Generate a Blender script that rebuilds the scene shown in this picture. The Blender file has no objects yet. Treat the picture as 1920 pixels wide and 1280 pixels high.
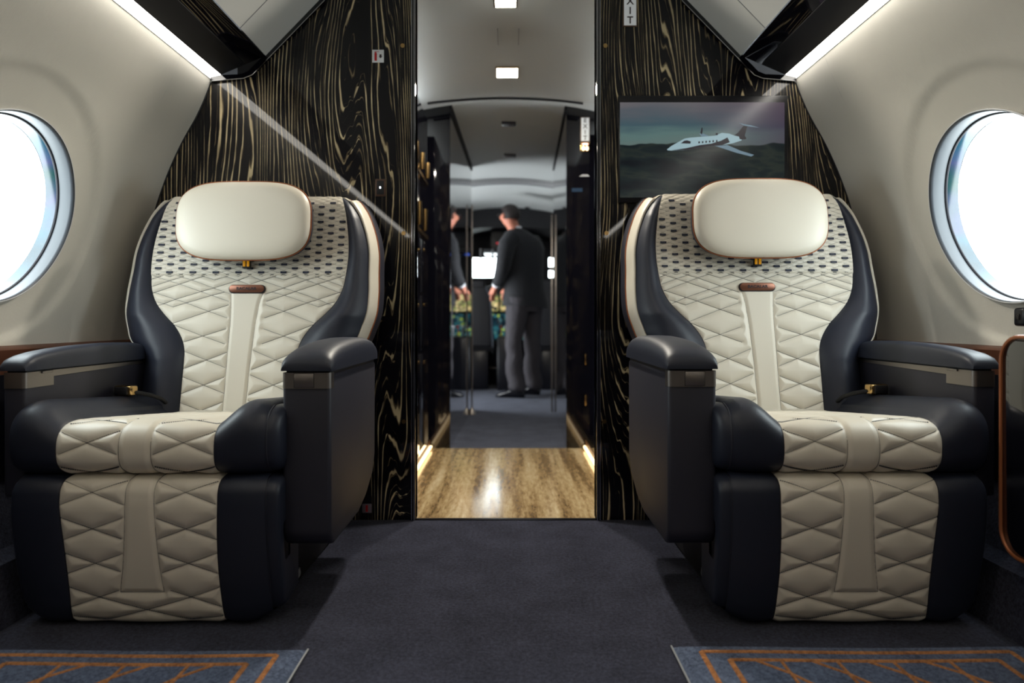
import bpy, bmesh, math, random
import numpy as np
from mathutils import Vector, Matrix, kdtree
random.seed(7)
PI = math.pi
SC = bpy.context.scene
COL = SC.collection
CX = -0.022                      # centre plane of the fuselage

# ------------------------------------------------------------------ materials
def srgb(r, g, b):
    f = lambda c: (c/255/12.92) if c/255 <= .04045 else ((c/255+.055)/1.055)**2.4
    return (f(r), f(g), f(b), 1)

def mat(name, col, rough=.5, metal=0, spec=.5, coat=0, coat_rough=.03, emit=None, estr=0, bump=None, sheen=0, trans=0):
    m = bpy.data.materials.new(name); m.use_nodes = True
    b = m.node_tree.nodes['Principled BSDF']
    b.inputs['Base Color'].default_value = col
    b.inputs['Roughness'].default_value = rough
    b.inputs['Metallic'].default_value = metal
    b.inputs['Specular IOR Level'].default_value = spec
    b.inputs['Coat Weight'].default_value = coat
    b.inputs['Coat Roughness'].default_value = coat_rough
    b.inputs['Sheen Weight'].default_value = sheen
    b.inputs['Transmission Weight'].default_value = trans
    if emit:
        b.inputs['Emission Color'].default_value = emit
        b.inputs['Emission Strength'].default_value = estr
    if bump:                                     # (kind, scale, strength, distance)
        nt = m.node_tree
        tc = nt.nodes.new('ShaderNodeTexCoord')
        if bump[0] == 'voronoi':
            t = nt.nodes.new('ShaderNodeTexVoronoi'); t.inputs['Scale'].default_value = bump[1]; o = t.outputs['Distance']
        else:
            t = nt.nodes.new('ShaderNodeTexNoise'); t.inputs['Scale'].default_value = bump[1]; t.inputs['Detail'].default_value = 3; o = t.outputs['Fac']
        nt.links.new(tc.outputs['Object'], t.inputs['Vector'])
        bp = nt.nodes.new('ShaderNodeBump'); bp.inputs['Strength'].default_value = bump[2]; bp.inputs['Distance'].default_value = bump[3]
        nt.links.new(o, bp.inputs['Height']); nt.links.new(bp.outputs['Normal'], b.inputs['Normal'])
    return m

class NT:
    """small helper for node graphs"""
    def __init__(s, m): s.m = m; s.nt = m.node_tree; s.b = s.nt.nodes['Principled BSDF']
    def n(s, t, **kw):
        x = s.nt.nodes.new(t)
        for k, v in kw.items(): setattr(x, k, v)
        return x
    def l(s, a, b): s.nt.links.new(a, b)
    def math(s, op, a, b=None, clamp=False):
        x = s.n('ShaderNodeMath', operation=op); x.use_clamp = clamp
        for i, v in enumerate((a, b)):
            if v is None: continue
            if isinstance(v, (int, float)): x.inputs[i].default_value = v
            else: s.l(v, x.inputs[i])
        return x.outputs[0]
    def coords(s, scale=(1, 1, 1), loc=(0, 0, 0), kind='Object'):
        tc = s.n('ShaderNodeTexCoord'); mp = s.n('ShaderNodeMapping')
        mp.inputs['Scale'].default_value = scale; mp.inputs['Location'].default_value = loc
        s.l(tc.outputs[kind], mp.inputs['Vector']); return mp.outputs['Vector']
    def noise(s, vec, scale=1, detail=2, rough=.5):
        t = s.n('ShaderNodeTexNoise'); t.inputs['Scale'].default_value = scale
        t.inputs['Detail'].default_value = detail; t.inputs['Roughness'].default_value = rough
        s.l(vec, t.inputs['Vector']); return t.outputs['Fac']
    def ramp(s, fac, stops):
        r = s.n('ShaderNodeValToRGB'); e = r.color_ramp.elements
        e[0].position, e[0].color = stops[0]; e[1].position, e[1].color = stops[-1]
        for p, c in stops[1:-1]:
            x = e.new(p); x.color = c
        s.l(fac, r.inputs['Fac']); return r.outputs['Color']

M = {}
M['cream'] = mat('cream_leather', srgb(216, 208, 192), .42, bump=('voronoi', 650, .12, .0006))
M['dark'] = mat('charcoal_leather', srgb(33, 37, 50), .44, spec=.4, bump=('voronoi', 520, .16, .0008))
M['dark_plain'] = mat('charcoal_soft_panel', srgb(36, 36, 47), .5, bump=('voronoi', 500, .12, .0006))
M['copper'] = mat('copper_piping', srgb(150, 88, 52), .35, .35)
M['badge'] = mat('copper_badge', srgb(128, 84, 66), .35, .6)
M['thread'] = mat('dark_thread', srgb(44, 52, 60), .8)
M['seam'] = mat('dark_seam', srgb(24, 24, 34), .6)
M['inlay'] = mat('navy_inlay', srgb(24, 30, 50), .6)
M['metal'] = mat('brushed_gunmetal', srgb(150, 143, 138), .38, 1)
M['metal_dark'] = mat('dark_metal', srgb(70, 68, 68), .25, 1)
M['chrome'] = mat('chrome', srgb(200, 200, 205), .08, 1)
M['gloss'] = mat('black_lacquer', srgb(8, 8, 14), .06, coat=.7, spec=.4)
M['gloss_soft'] = mat('satin_black', srgb(14, 14, 20), .3)
M['gold'] = mat('pale_gold_metal', srgb(200, 165, 110), .2, 1)
M['black'] = mat('matt_black', srgb(12, 12, 18), .6)
M['white_plastic'] = mat('white_plastic', srgb(225, 227, 230), .25)
M['grey_plastic'] = mat('grey_plastic', srgb(150, 152, 155), .4)
M['ceiling'] = mat('ceiling_fabric', srgb(212, 212, 208), .8, bump=('noise', 500, .1, .0006))
M['ceiling2'] = mat('corridor_ceiling', srgb(214, 218, 216), .6)
M['reveal'] = mat('grey_window_reveal', srgb(74, 78, 84), .4)
M['fill_strip'] = mat('corridor_fill', (1, 1, 1, 1), .5, emit=(.94, .98, 1, 1), estr=8)  # glow for the added corridor fill strips
M['red'] = mat('sign_red', srgb(180, 20, 30), .5)
M['yellow'] = mat('tag_yellow', srgb(240, 165, 10), .5, emit=srgb(240, 165, 10), estr=.15)
M['ink'] = mat('dark_ink', srgb(38, 22, 26), .5)
M['strip'] = mat('cove_light', (1, 1, 1, 1), .5, emit=(1, .955, .87, 1), estr=7.5)
M['lamp'] = mat('downlight_diffuser', (1, 1, 1, 1), .5, emit=(1, .92, .74, 1), estr=14)
M['lamp_dim'] = mat('unlit_diffuser', srgb(70, 66, 74), .4)
M['led'] = mat('warm_led', (1, 1, 1, 1), .5, emit=(1, .70, .34, 1), estr=2.4)
M['brown'] = mat('brown_leather', srgb(96, 58, 40), .45, bump=('voronoi', 500, .15, .0008))
M['skin'] = mat('skin', srgb(205, 130, 105), .5)
M['suit'] = mat('dark_suit', srgb(14, 16, 23), .8, sheen=.1, bump=('noise', 30, .3, .02))
M['trouser'] = mat('grey_trousers', srgb(56, 53, 58), .85, bump=('noise', 16, .5, .03))
M['shoe'] = mat('black_shoe', srgb(14, 14, 18), .15)
M['shirt'] = mat('white_shirt', srgb(230, 232, 238), .7)
M['hair'] = mat('dark_hair', srgb(34, 24, 22), .6)
M['sheep'] = mat('cockpit_grey', srgb(60, 66, 76), .7)

def carpet(name, c0, c1, sc=1.0):
    m = mat(name, c0, .95, sheen=.08, spec=.05); g = NT(m)
    v = g.coords()
    f1 = g.noise(v, 300*sc, 3, .8); f2 = g.noise(v, 7, 4, .65); f3 = g.noise(v, 110, 2, .7)
    f = g.math('ADD', g.math('MULTIPLY', g.math('ADD', f1, f3), .42), g.math('MULTIPLY', f2, .26))
    g.l(g.ramp(f, [(.44, c0), (.68, c1)]), g.b.inputs['Base Color'])
    bp = g.n('ShaderNodeBump'); bp.inputs['Strength'].default_value = .6; bp.inputs['Distance'].default_value = .003
    g.l(f1, bp.inputs['Height']); g.l(bp.outputs['Normal'], g.b.inputs['Normal'])
    return m
M['carpet'] = carpet('charcoal_carpet', srgb(26, 27, 38), srgb(64, 66, 82))
M['carpet2'] = carpet('vestibule_carpet', srgb(52, 54, 66), srgb(92, 98, 114))
M['mat'] = carpet('blue_grey_mat', srgb(50, 58, 76), srgb(104, 116, 140))
M['mat_line'] = carpet('copper_tuft', srgb(124, 78, 44), srgb(200, 136, 84))

def wall_fabric():
    m = mat('ivory_wall_fabric', srgb(216, 212, 202), .75, spec=.2); g = NT(m)
    v = g.coords()
    sp = g.n('ShaderNodeSeparateXYZ'); g.l(v, sp.inputs[0])
    rib = g.math('SINE', g.math('MULTIPLY', sp.outputs['Y'], 1400))
    bp = g.n('ShaderNodeBump'); bp.inputs['Strength'].default_value = .25; bp.inputs['Distance'].default_value = .0008
    g.l(rib, bp.inputs['Height']); g.l(bp.outputs['Normal'], g.b.inputs['Normal'])
    return m
M['wall'] = wall_fabric()

def ebony():
    m = mat('macassar_ebony', srgb(12, 11, 16), .3, coat=.65, coat_rough=.015, spec=.12); g = NT(m)
    v = g.coords()
    sp = g.n('ShaderNodeSeparateXYZ'); g.l(v, sp.inputs[0])
    X = sp.outputs['X']
    big = g.noise(g.coords((4.6, 1, .62), (3.1, 0, .7)), 1, 1.2, .4)
    mid = g.noise(g.coords((17, 1, 1.7), (1.3, 0, .2)), 1, 2, .5)
    fine = g.noise(g.coords((60, 1, 14)), 1, 2, .6)
    ph = g.math('ADD', g.math('MULTIPLY', X, 58), g.math('MULTIPLY', big, 30))
    ph = g.math('ADD', ph, g.math('MULTIPLY', mid, 2.2))
    ph = g.math('ADD', ph, g.math('MULTIPLY', fine, .16))
    fr = g.math('FRACT', ph)
    tri = g.math('ABSOLUTE', g.math('SUBTRACT', fr, .5))           # 0 on the line
    wid = g.noise(g.coords((34, 1, 3.5), (7, 0, 0)), 1, 2, .6)
    w = g.math('MAXIMUM', g.math('MULTIPLY', g.math('SUBTRACT', wid, .39), .72), .0)
    line = g.math('SUBTRACT', 1, g.math('DIVIDE', tri, g.math('ADD', w, .004)), True)
    line = g.math('MULTIPLY', line, 1.7, True)
    # a second finer family
    fr2 = g.math('FRACT', g.math('ADD', g.math('MULTIPLY', ph, 2.0), .27))
    tri2 = g.math('ABSOLUTE', g.math('SUBTRACT', fr2, .5))
    wid2 = g.noise(g.coords((40, 1, 4.5), (2, 0, 5)), 1, 2, .6)
    w2 = g.math('MAXIMUM', g.math('MULTIPLY', g.math('SUBTRACT', wid2, .50), .8), .0)
    line2 = g.math('MULTIPLY', g.math('SUBTRACT', 1, g.math('DIVIDE', tri2, g.math('ADD', w2, .003)), True), .8)
    L = g.math('MAXIMUM', line, line2)
    tone = g.noise(g.coords((3, 1, 7)), 1, 3, .6)
    L = g.math('MULTIPLY', L, g.math('ADD', g.math('MULTIPLY', tone, 1.1), .25), True)
    g.l(g.ramp(L, [(0, srgb(9, 8, 14)), (.5, srgb(104, 90, 68)), (1, srgb(236, 216, 172))]), g.b.inputs['Base Color'])
    return m
M['ebony'] = ebony()

def travertine():
    m = mat('travertine', srgb(170, 135, 90), .15, coat=.4, coat_rough=.12); g = NT(m)
    a = g.noise(g.coords((13, .7, 1)), 1, 5, .6); b = g.noise(g.coords((70, 14, 1)), 1, 4, .7)
    f = g.math('ADD', g.math('MULTIPLY', a, .7), g.math('MULTIPLY', b, .32))
    g.l(g.ramp(f, [(.38, srgb(96, 74, 48)), (.47, srgb(156, 130, 92)), (.54, srgb(190, 166, 124)), (.66, srgb(226, 208, 172))]), g.b.inputs['Base Color'])
    return m
M['travertine'] = travertine()

def screen_mat():
    # a picture on a lit screen: sky with haze over dark hills (local x 0..1 , z 0..1 by object coords)
    m = mat('monitor_picture', (0, 0, 0, 1), .2, spec=.4); g = NT(m)
    v = g.coords(kind='Generated'); sp = g.n('ShaderNodeSeparateXYZ'); g.l(v, sp.inputs[0])
    X, Z = sp.outputs['X'], sp.outputs['Z']
    cl = g.noise(g.coords((1.6, 1, 7), kind='Generated'), 1, 4, .55)
    t = g.math('ADD', Z, g.math('MULTIPLY', g.math('SUBTRACT', cl, .5), .35))
    sky = g.ramp(t, [(.50, srgb(104, 122, 118)), (.66, srgb(96, 124, 122)), (.76, srgb(70, 94, 104)), (.88, srgb(92, 98, 106)), (1, srgb(112, 108, 112))])
    mx = g.n('ShaderNodeMix', data_type='RGBA'); mx.inputs['B'].default_value = srgb(74, 52, 76)
    g.l(g.math('MULTIPLY', g.math('SUBTRACT', X, .45, ), 1.3, True), mx.inputs['Factor']); g.l(sky, mx.inputs['A'])
    hills = g.noise(g.coords((2.2, 1, 4.2), (2, 0, 0), kind='Generated'), 1, 4, .55)
    r1 = g.math('ABSOLUTE', g.math('SUBTRACT', hills, .5))
    hc = g.ramp(r1, [(0, srgb(38, 46, 42)), (.04, srgb(20, 33, 36)), (.14, srgb(9, 16, 24))])
    hor = g.noise(g.coords((2.6, 0, 0), (.4, 0, 0), kind='Generated'), 1, 3, .5)
    edge = g.math('ADD', .46, g.math('MULTIPLY', hor, .22))
    msk = g.math('MULTIPLY', g.math('SUBTRACT', edge, Z), 90, True)
    m2 = g.n('ShaderNodeMix', data_type='RGBA'); g.l(msk, m2.inputs['Factor']); g.l(mx.outputs['Result'], m2.inputs['A']); g.l(hc, m2.inputs['B'])
    g.l(m2.outputs['Result'], g.b.inputs['Emission Color']); g.b.inputs['Emission Strength'].default_value = .62
    return m
M['screen'] = screen_mat()
def emis(name, c, s=.8): return mat(name, (0, 0, 0, 1), .3, emit=c, estr=s)

def glass_mat():
    m = bpy.data.materials.new('window_pane_glass'); m.use_nodes = True; nt = m.node_tree
    nt.nodes.clear()
    o = nt.nodes.new('ShaderNodeOutputMaterial'); t = nt.nodes.new('ShaderNodeBsdfTransparent'); g = nt.nodes.new('ShaderNodeBsdfGlossy')
    t.inputs[0].default_value = (.95, .985, .98, 1); g.inputs['Roughness'].default_value = .02
    mx = nt.nodes.new('ShaderNodeMixShader'); mx.inputs[0].default_value = .04
    nt.links.new(t.outputs[0], mx.inputs[1]); nt.links.new(g.outputs[0], mx.inputs[2]); nt.links.new(mx.outputs[0], o.inputs[0])
    return m
M['glass'] = glass_mat()
def reveal_tint():
    m = mat('tinted_pane_edge', srgb(70, 160, 180), .1, spec=.8); g = NT(m)
    f = g.noise(g.coords((3, 5, 5)), 1, 2)
    g.l(g.ramp(f, [(.3, srgb(6, 38, 52)), (.45, srgb(26, 72, 90)), (.55, srgb(56, 60, 92)), (.7, srgb(8, 56, 48))]), g.b.inputs['Base Color'])
    return m
M['tint'] = reveal_tint()

def display_mat(name, cols, scale, strength):
    m = mat(name, (0, 0, 0, 1), .2); g = NT(m)
    t = g.n('ShaderNodeTexVoronoi'); t.inputs['Scale'].default_value = scale; g.l(g.coords(), t.inputs['Vector'])
    sp = g.n('ShaderNodeSeparateXYZ'); g.l(t.outputs['Color'], sp.inputs[0])
    g.l(g.ramp(sp.outputs[0], cols), g.b.inputs['Emission Color']); g.b.inputs['Emission Strength'].default_value = strength
    return m
M['disp_a'] = display_mat('bright_instrument', [(0, srgb(60, 60, 50)), (.3, srgb(150, 140, 100)), (.55, srgb(110, 150, 80)), (.75, srgb(200, 170, 110)), (1, srgb(250, 230, 170))], 38, .8)
M['disp_b'] = display_mat('teal_instrument', [(0, srgb(14, 26, 34)), (.5, srgb(24, 52, 64)), (.85, srgb(50, 110, 120)), (1, srgb(170, 190, 60))], 34, .7)

# ------------------------------------------------------------------ object helpers
def link(name, me, m, parent=None, smooth=True):
    if smooth:
        me.polygons.foreach_set('use_smooth', [True]*len(me.polygons))
    o = bpy.data.objects.new(name, me); COL.objects.link(o)
    if m is not None:
        for x in (m if isinstance(m, (list, tuple)) else [m]): me.materials.append(x)
    if parent is not None: o.parent = parent
    return o
def tag(o, label=None, cat=None, group=None, kind=None):
    if label: o['label'] = label
    if cat: o['category'] = cat
    if group: o['group'] = group
    if kind: o['kind'] = kind
    return o
def thing(name, label, cat, loc=(0, 0, 0), group=None):
    o = bpy.data.objects.new(name, None); COL.objects.link(o); o.location = loc; o.empty_display_size = .1
    return tag(o, label, cat, group)
def auto_smooth(me, ang=35):
    me.polygons.foreach_set('use_smooth', [True]*len(me.polygons))
    try: me.set_sharp_from_angle(angle=math.radians(ang))
    except Exception: pass

class MB:
    """collects shapes in a bmesh; build() links ONE mesh object"""
    def __init__(s): s.bm = bmesh.new()
    def box(s, x0, x1, y0, y1, z0, z1, bev=0, seg=2, rot=None):
        t = bmesh.new(); bmesh.ops.create_cube(t, size=1)
        for v in t.verts:
            v.co = Vector(((x0+x1)/2 + v.co.x*(x1-x0), (y0+y1)/2 + v.co.y*(y1-y0), (z0+z1)/2 + v.co.z*(z1-z0)))
        if bev: bmesh.ops.bevel(t, geom=t.edges[:], offset=bev, segments=seg, profile=.5, affect='EDGES', clamp_overlap=True)
        if rot:
            c = Vector(((x0+x1)/2, (y0+y1)/2, (z0+z1)/2)); bmesh.ops.rotate(t, verts=t.verts, cent=c, matrix=rot)
        s._add(t); return s
    def prism(s, pts, axis, a, b, bev=0, seg=2):
        """polygon of (p,q) extruded along axis from a to b; axis x: (y,z); y: (x,z); z: (x,y)"""
        t = bmesh.new()
        def P(p, q, k): return {'x': (k, p, q), 'y': (p, k, q), 'z': (p, q, k)}[axis]
        A = [t.verts.new(P(p, q, a)) for p, q in pts]; B = [t.verts.new(P(p, q, b)) for p, q in pts]
        t.faces.new(A); t.faces.new(B[::-1]); n = len(pts)
        for i in range(n): t.faces.new((A[i], B[i], B[(i+1) % n], A[(i+1) % n]))
        bmesh.ops.recalc_face_normals(t, faces=t.faces[:])
        if bev: bmesh.ops.bevel(t, geom=t.edges[:], offset=bev, segments=seg, profile=.5, affect='EDGES', clamp_overlap=True)
        s._add(t); return s
    def cyl(s, p0, p1, r0, r1=None, n=20, caps=True):
        r1 = r0 if r1 is None else r1
        p0, p1 = Vector(p0), Vector(p1); d = (p1-p0).normalized()
        a = d.orthogonal().normalized(); b = d.cross(a)
        t = bmesh.new()
        A = [t.verts.new(p0+(a*math.cos(2*PI*i/n)+b*math.sin(2*PI*i/n))*r0) for i in range(n)]
        B = [t.verts.new(p1+(a*math.cos(2*PI*i/n)+b*math.sin(2*PI*i/n))*r1) for i in range(n)]
        for i in range(n): t.faces.new((A[i], A[(i+1) % n], B[(i+1) % n], B[i]))
        if caps: t.faces.new(A[::-1]); t.faces.new(B)
        s._add(t); return s
    def tube(s, pts, r, n=8, closed=False, radii=None):
        pts = [Vector(p) for p in pts]; N = len(pts); t = bmesh.new(); rings = []
        prev = None
        for i, p in enumerate(pts):
            if closed: d = (pts[(i+1) % N]-pts[i-1]).normalized()
            else: d = (pts[min(i+1, N-1)]-pts[max(i-1, 0)]).normalized()
            a = d.orthogonal().normalized() if prev is None else (prev-d*prev.dot(d)).normalized()
            prev = a; b = d.cross(a); rr = radii[i] if radii else r
            rings.append([t.verts.new(p+(a*math.cos(2*PI*k/n)+b*math.sin(2*PI*k/n))*rr) for k in range(n)])
        for i in range(N if closed else N-1):
            A, B = rings[i], rings[(i+1) % N]
            for k in range(n): t.faces.new((A[k], A[(k+1) % n], B[(k+1) % n], B[k]))
        if not closed: t.faces.new(rings[0][::-1]); t.faces.new(rings[-1])
        s._add(t); return s
    def ball(s, c, r, sc=(1, 1, 1), u=20, v=12):
        t = bmesh.new(); bmesh.ops.create_uvsphere(t, u_segments=u, v_segments=v, radius=r)
        for w in t.verts: w.co = Vector((c[0]+w.co.x*sc[0], c[1]+w.co.y*sc[1], c[2]+w.co.z*sc[2]))
        s._add(t); return s
    def loft(s, rings, caps=True, closed=True):
        t = bmesh.new(); R = [[t.verts.new(p) for p in r] for r in rings]; n = len(R[0])
        for A, B in zip(R, R[1:]):
            for k in range(n if closed else n-1): t.faces.new((A[k], A[(k+1) % n], B[(k+1) % n], B[k]))
        if caps: t.faces.new(R[0][::-1]); t.faces.new(R[-1])
        s._add(t); return s
    def poly(s, pts):
        t = bmesh.new(); t.faces.new([t.verts.new(p) for p in pts]); s._add(t); return s
    def _add(s, t):
        me = bpy.data.meshes.new('tmp'); t.to_mesh(me); t.free(); s.bm.from_mesh(me); bpy.data.meshes.remove(me)
    def build(s, name, m, parent=None, mirror=1, angle=35, recalc=True):
        if mirror < 0:
            for v in s.bm.verts: v.co.x = -v.co.x
        if recalc: bmesh.ops.recalc_face_normals(s.bm, faces=s.bm.faces[:])
        me = bpy.data.meshes.new(name); s.bm.to_mesh(me); s.bm.free()
        o = link(name, me, m, parent, smooth=False); auto_smooth(me, angle); return o

def grid_obj(name, P, m, parent=None, mirror=1, flip=False, close_u=False):
    """P : array (nv,nu,3) -> one smooth grid mesh"""
    P = np.array(P, float).copy(); nv, nu = P.shape[:2]
    if mirror < 0: P[..., 0] *= -1
    idx = np.arange(nv*nu).reshape(nv, nu)
    if close_u: idx = np.concatenate([idx, idx[:, :1]], axis=1)
    a, b, c, d = idx[:-1, :-1], idx[:-1, 1:], idx[1:, 1:], idx[1:, :-1]
    f = np.stack([a, b, c, d], -1).reshape(-1, 4)
    if flip ^ (mirror < 0): f = f[:, ::-1]
    me = bpy.data.meshes.new(name)
    me.vertices.add(nv*nu); me.vertices.foreach_set('co', P.reshape(-1))
    nf = len(f); me.loops.add(nf*4); me.loops.foreach_set('vertex_index', f.reshape(-1).astype(np.int32))
    me.polygons.add(nf); me.polygons.foreach_set('loop_start', (np.arange(nf)*4).astype(np.int32))
    me.polygons.foreach_set('loop_total', np.full(nf, 4, np.int32))
    me.update(); me.validate()
    return link(name, me, m, parent)

def text_obj(name, body, size, loc, m, parent=None, sx=1, rot=(PI/2, 0, 0), ext=.0004, space=1, lines=1.0, bold=0):
    cu = bpy.data.curves.new(name+'_curve', 'FONT'); cu.body = body; cu.size = size
    cu.align_x = 'CENTER'; cu.align_y = 'CENTER'; cu.extrude = ext; cu.space_character = space; cu.space_line = lines; cu.offset = bold
    t = bpy.data.objects.new('tmp_text', cu); COL.objects.link(t)
    bpy.context.view_layer.update()
    dg = bpy.context.evaluated_depsgraph_get()
    me = bpy.data.meshes.new_from_object(t.evaluated_get(dg)); bpy.data.objects.remove(t)
    me.transform(Matrix.Diagonal((sx, 1, 1, 1)))
    o = link(name, me, m, parent, smooth=False); o.location = loc; o.rotation_euler = rot
    return o

def smooth_interp(x, xs, ys, k=None):
    """monotone-ish cubic (Catmull-Rom) interpolation"""
    xs = np.asarray(xs, float); ys = np.asarray(ys, float); x = np.clip(np.asarray(x, float), xs[0], xs[-1])
    m = np.gradient(ys, xs)
    i = np.clip(np.searchsorted(xs, x)-1, 0, len(xs)-2)
    h = xs[i+1]-xs[i]; t = (x-xs[i])/h
    return ((2*t**3-3*t**2+1)*ys[i] + (t**3-2*t**2+t)*h*m[i] + (-2*t**3+3*t**2)*ys[i+1] + (t**3-t**2)*h*m[i+1])

# ------------------------------------------------------------------ quilting
def seam_points(polys, step=.0015, keep=None):
    pts = []
    for pl in polys:
        for (a, b) in zip(pl, pl[1:]):
            L = math.hypot(b[0]-a[0], b[1]-a[1]); n = max(1, int(L/step))
            for i in range(n+1):
                u = a[0]+(b[0]-a[0])*i/n; v = a[1]+(b[1]-a[1])*i/n
                if keep is None or keep(u, v): pts.append((u, v))
    return pts

def quilt(name, P, eL, eR, v0, v1, nu, nv, seams, strip, amp, sig, parent, mirror, keep=None, extra=None, outward=(0, -1, .2)):
    """P(u,v)->(...,3) base surface; seams: list of polylines in (u,v); strip(v)->(l,r) or None"""
    V = np.linspace(v0, v1, nv)[:, None]*np.ones((1, nu)); T = np.linspace(0, 1, nu)[None, :]
    L, R = eL(V), eR(V); U = L+(R-L)*T
    e = 5e-4
    B = P(U, V); du = P(U+e, V)-P(U-e, V); dv = P(U, V+e)-P(U, V-e)
    N = np.cross(du, dv); N /= np.linalg.norm(N, axis=-1, keepdims=True)+1e-12
    o = np.array(outward); N *= np.sign((N*o).sum(-1).mean())
    pts = seam_points(seams, .0015, keep)
    if strip:
        for v in np.arange(strip[2], strip[3], .0015):
            pts.append((strip[0](v), v)); pts.append((strip[1](v), v))
        if strip[4]:
            for u in np.arange(strip[0](strip[2]), strip[1](strip[2]), .0015): pts.append((u, strip[2]))
    kd = kdtree.KDTree(len(pts))
    for i, p in enumerate(pts): kd.insert((p[0], p[1], 0), i)
    kd.balance()
    D = np.array([kd.find((a, b, 0))[2] for a, b in zip(U.ravel(), V.ravel())]).reshape(U.shape)
    D = np.maximum(D-.0007, 0)
    D = np.minimum(D, np.minimum(U-L, R-U))
    H = amp*(1-np.exp(-D/sig))
    if extra is not None: H = extra(U, V, H)
    S = B+N*H[..., None]
    pn = grid_obj(name, S, M['cream'], parent, mirror, flip=False)
    return pn

def threads(name, P, polys, keep, parent, mirror, outward=(0, -1, .2), w=.0009, dash=.0034, gap=.0013, lift=.0026, m=None):
    verts, faces = [], []
    o = Vector(outward)
    def PV(u, v): return Vector(P(np.array(u, float), np.array(v, float)).reshape(3))
    for pl in polys:
        for (a, b) in zip(pl, pl[1:]):
            L = math.hypot(b[0]-a[0], b[1]-a[1]); s = 0
            if L < 1e-5: continue
            while s < L-.0008:
                e_ = min(s+dash, L)
                q = [(a[0]+(b[0]-a[0])*k/L, a[1]+(b[1]-a[1])*k/L) for k in (s, e_)]
                s += dash+gap
                if not keep(*q[0]) or not keep(*q[1]): continue
                p0, p1 = PV(*q[0]), PV(*q[1]); t = (p1-p0)
                if t.length < 1e-6: continue
                t.normalize()
                du = PV(q[0][0]+1e-3, q[0][1])-p0; dv = PV(q[0][0], q[0][1]+1e-3)-p0
                n = du.cross(dv).normalized()
                if n.dot(o) < 0: n = -n
                s_ = n.cross(t).normalized()*w
                i = len(verts)
                verts += [p0-s_-n*lift, p0+s_-n*lift, p0+n*lift, p1-s_-n*lift, p1+s_-n*lift, p1+n*lift]
                faces += [(i, i+3, i+5, i+2), (i+2, i+5, i+4, i+1), (i, i+2, i+1), (i+3, i+4, i+5)]
    if mirror < 0: verts = [(-v[0], v[1], v[2]) for v in verts]
    me = bpy.data.meshes.new(name); me.from_pydata([tuple(v) for v in verts], [], faces)
    return link(name, me, m or M['thread'], parent, smooth=False)

# ------------------------------------------------------------------ THE SEATS
Z_Q = [.40, .547, .60, .616, .651, .703, .737, .77, .806, .876, .953, 1.03, 1.10, 1.132]
W_Q = [.170, .175, .177, .178, .187, .221, .256, .285, .304, .3175, .32, .311, .296, .283]
Z_W = [.40, .55, .60, .625, .652, .70, .74, .80, .876, .953, 1.03, 1.09, 1.115, 1.132]
W_W = [.300, .303, .308, .325, .352, .373, .385, .389, .386, .382, .362, .334, .314, .290]
qz = lambda z: smooth_interp(z, Z_Q, W_Q)
wz = lambda z: smooth_interp(z, Z_W, W_W)
dcz = lambda z: 2.15+(np.asarray(z)-.43)*.27
def back_P(u, v):
    u = np.asarray(u, float); v = np.asarray(v, float)
    y = dcz(v)-.014*(u/qz(v))**2
    top = np.clip((v-1.09)/.045, 0, 1); y = y+.018*top**2
    return np.stack([u, y, v*np.ones_like(u)], -1)

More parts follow.
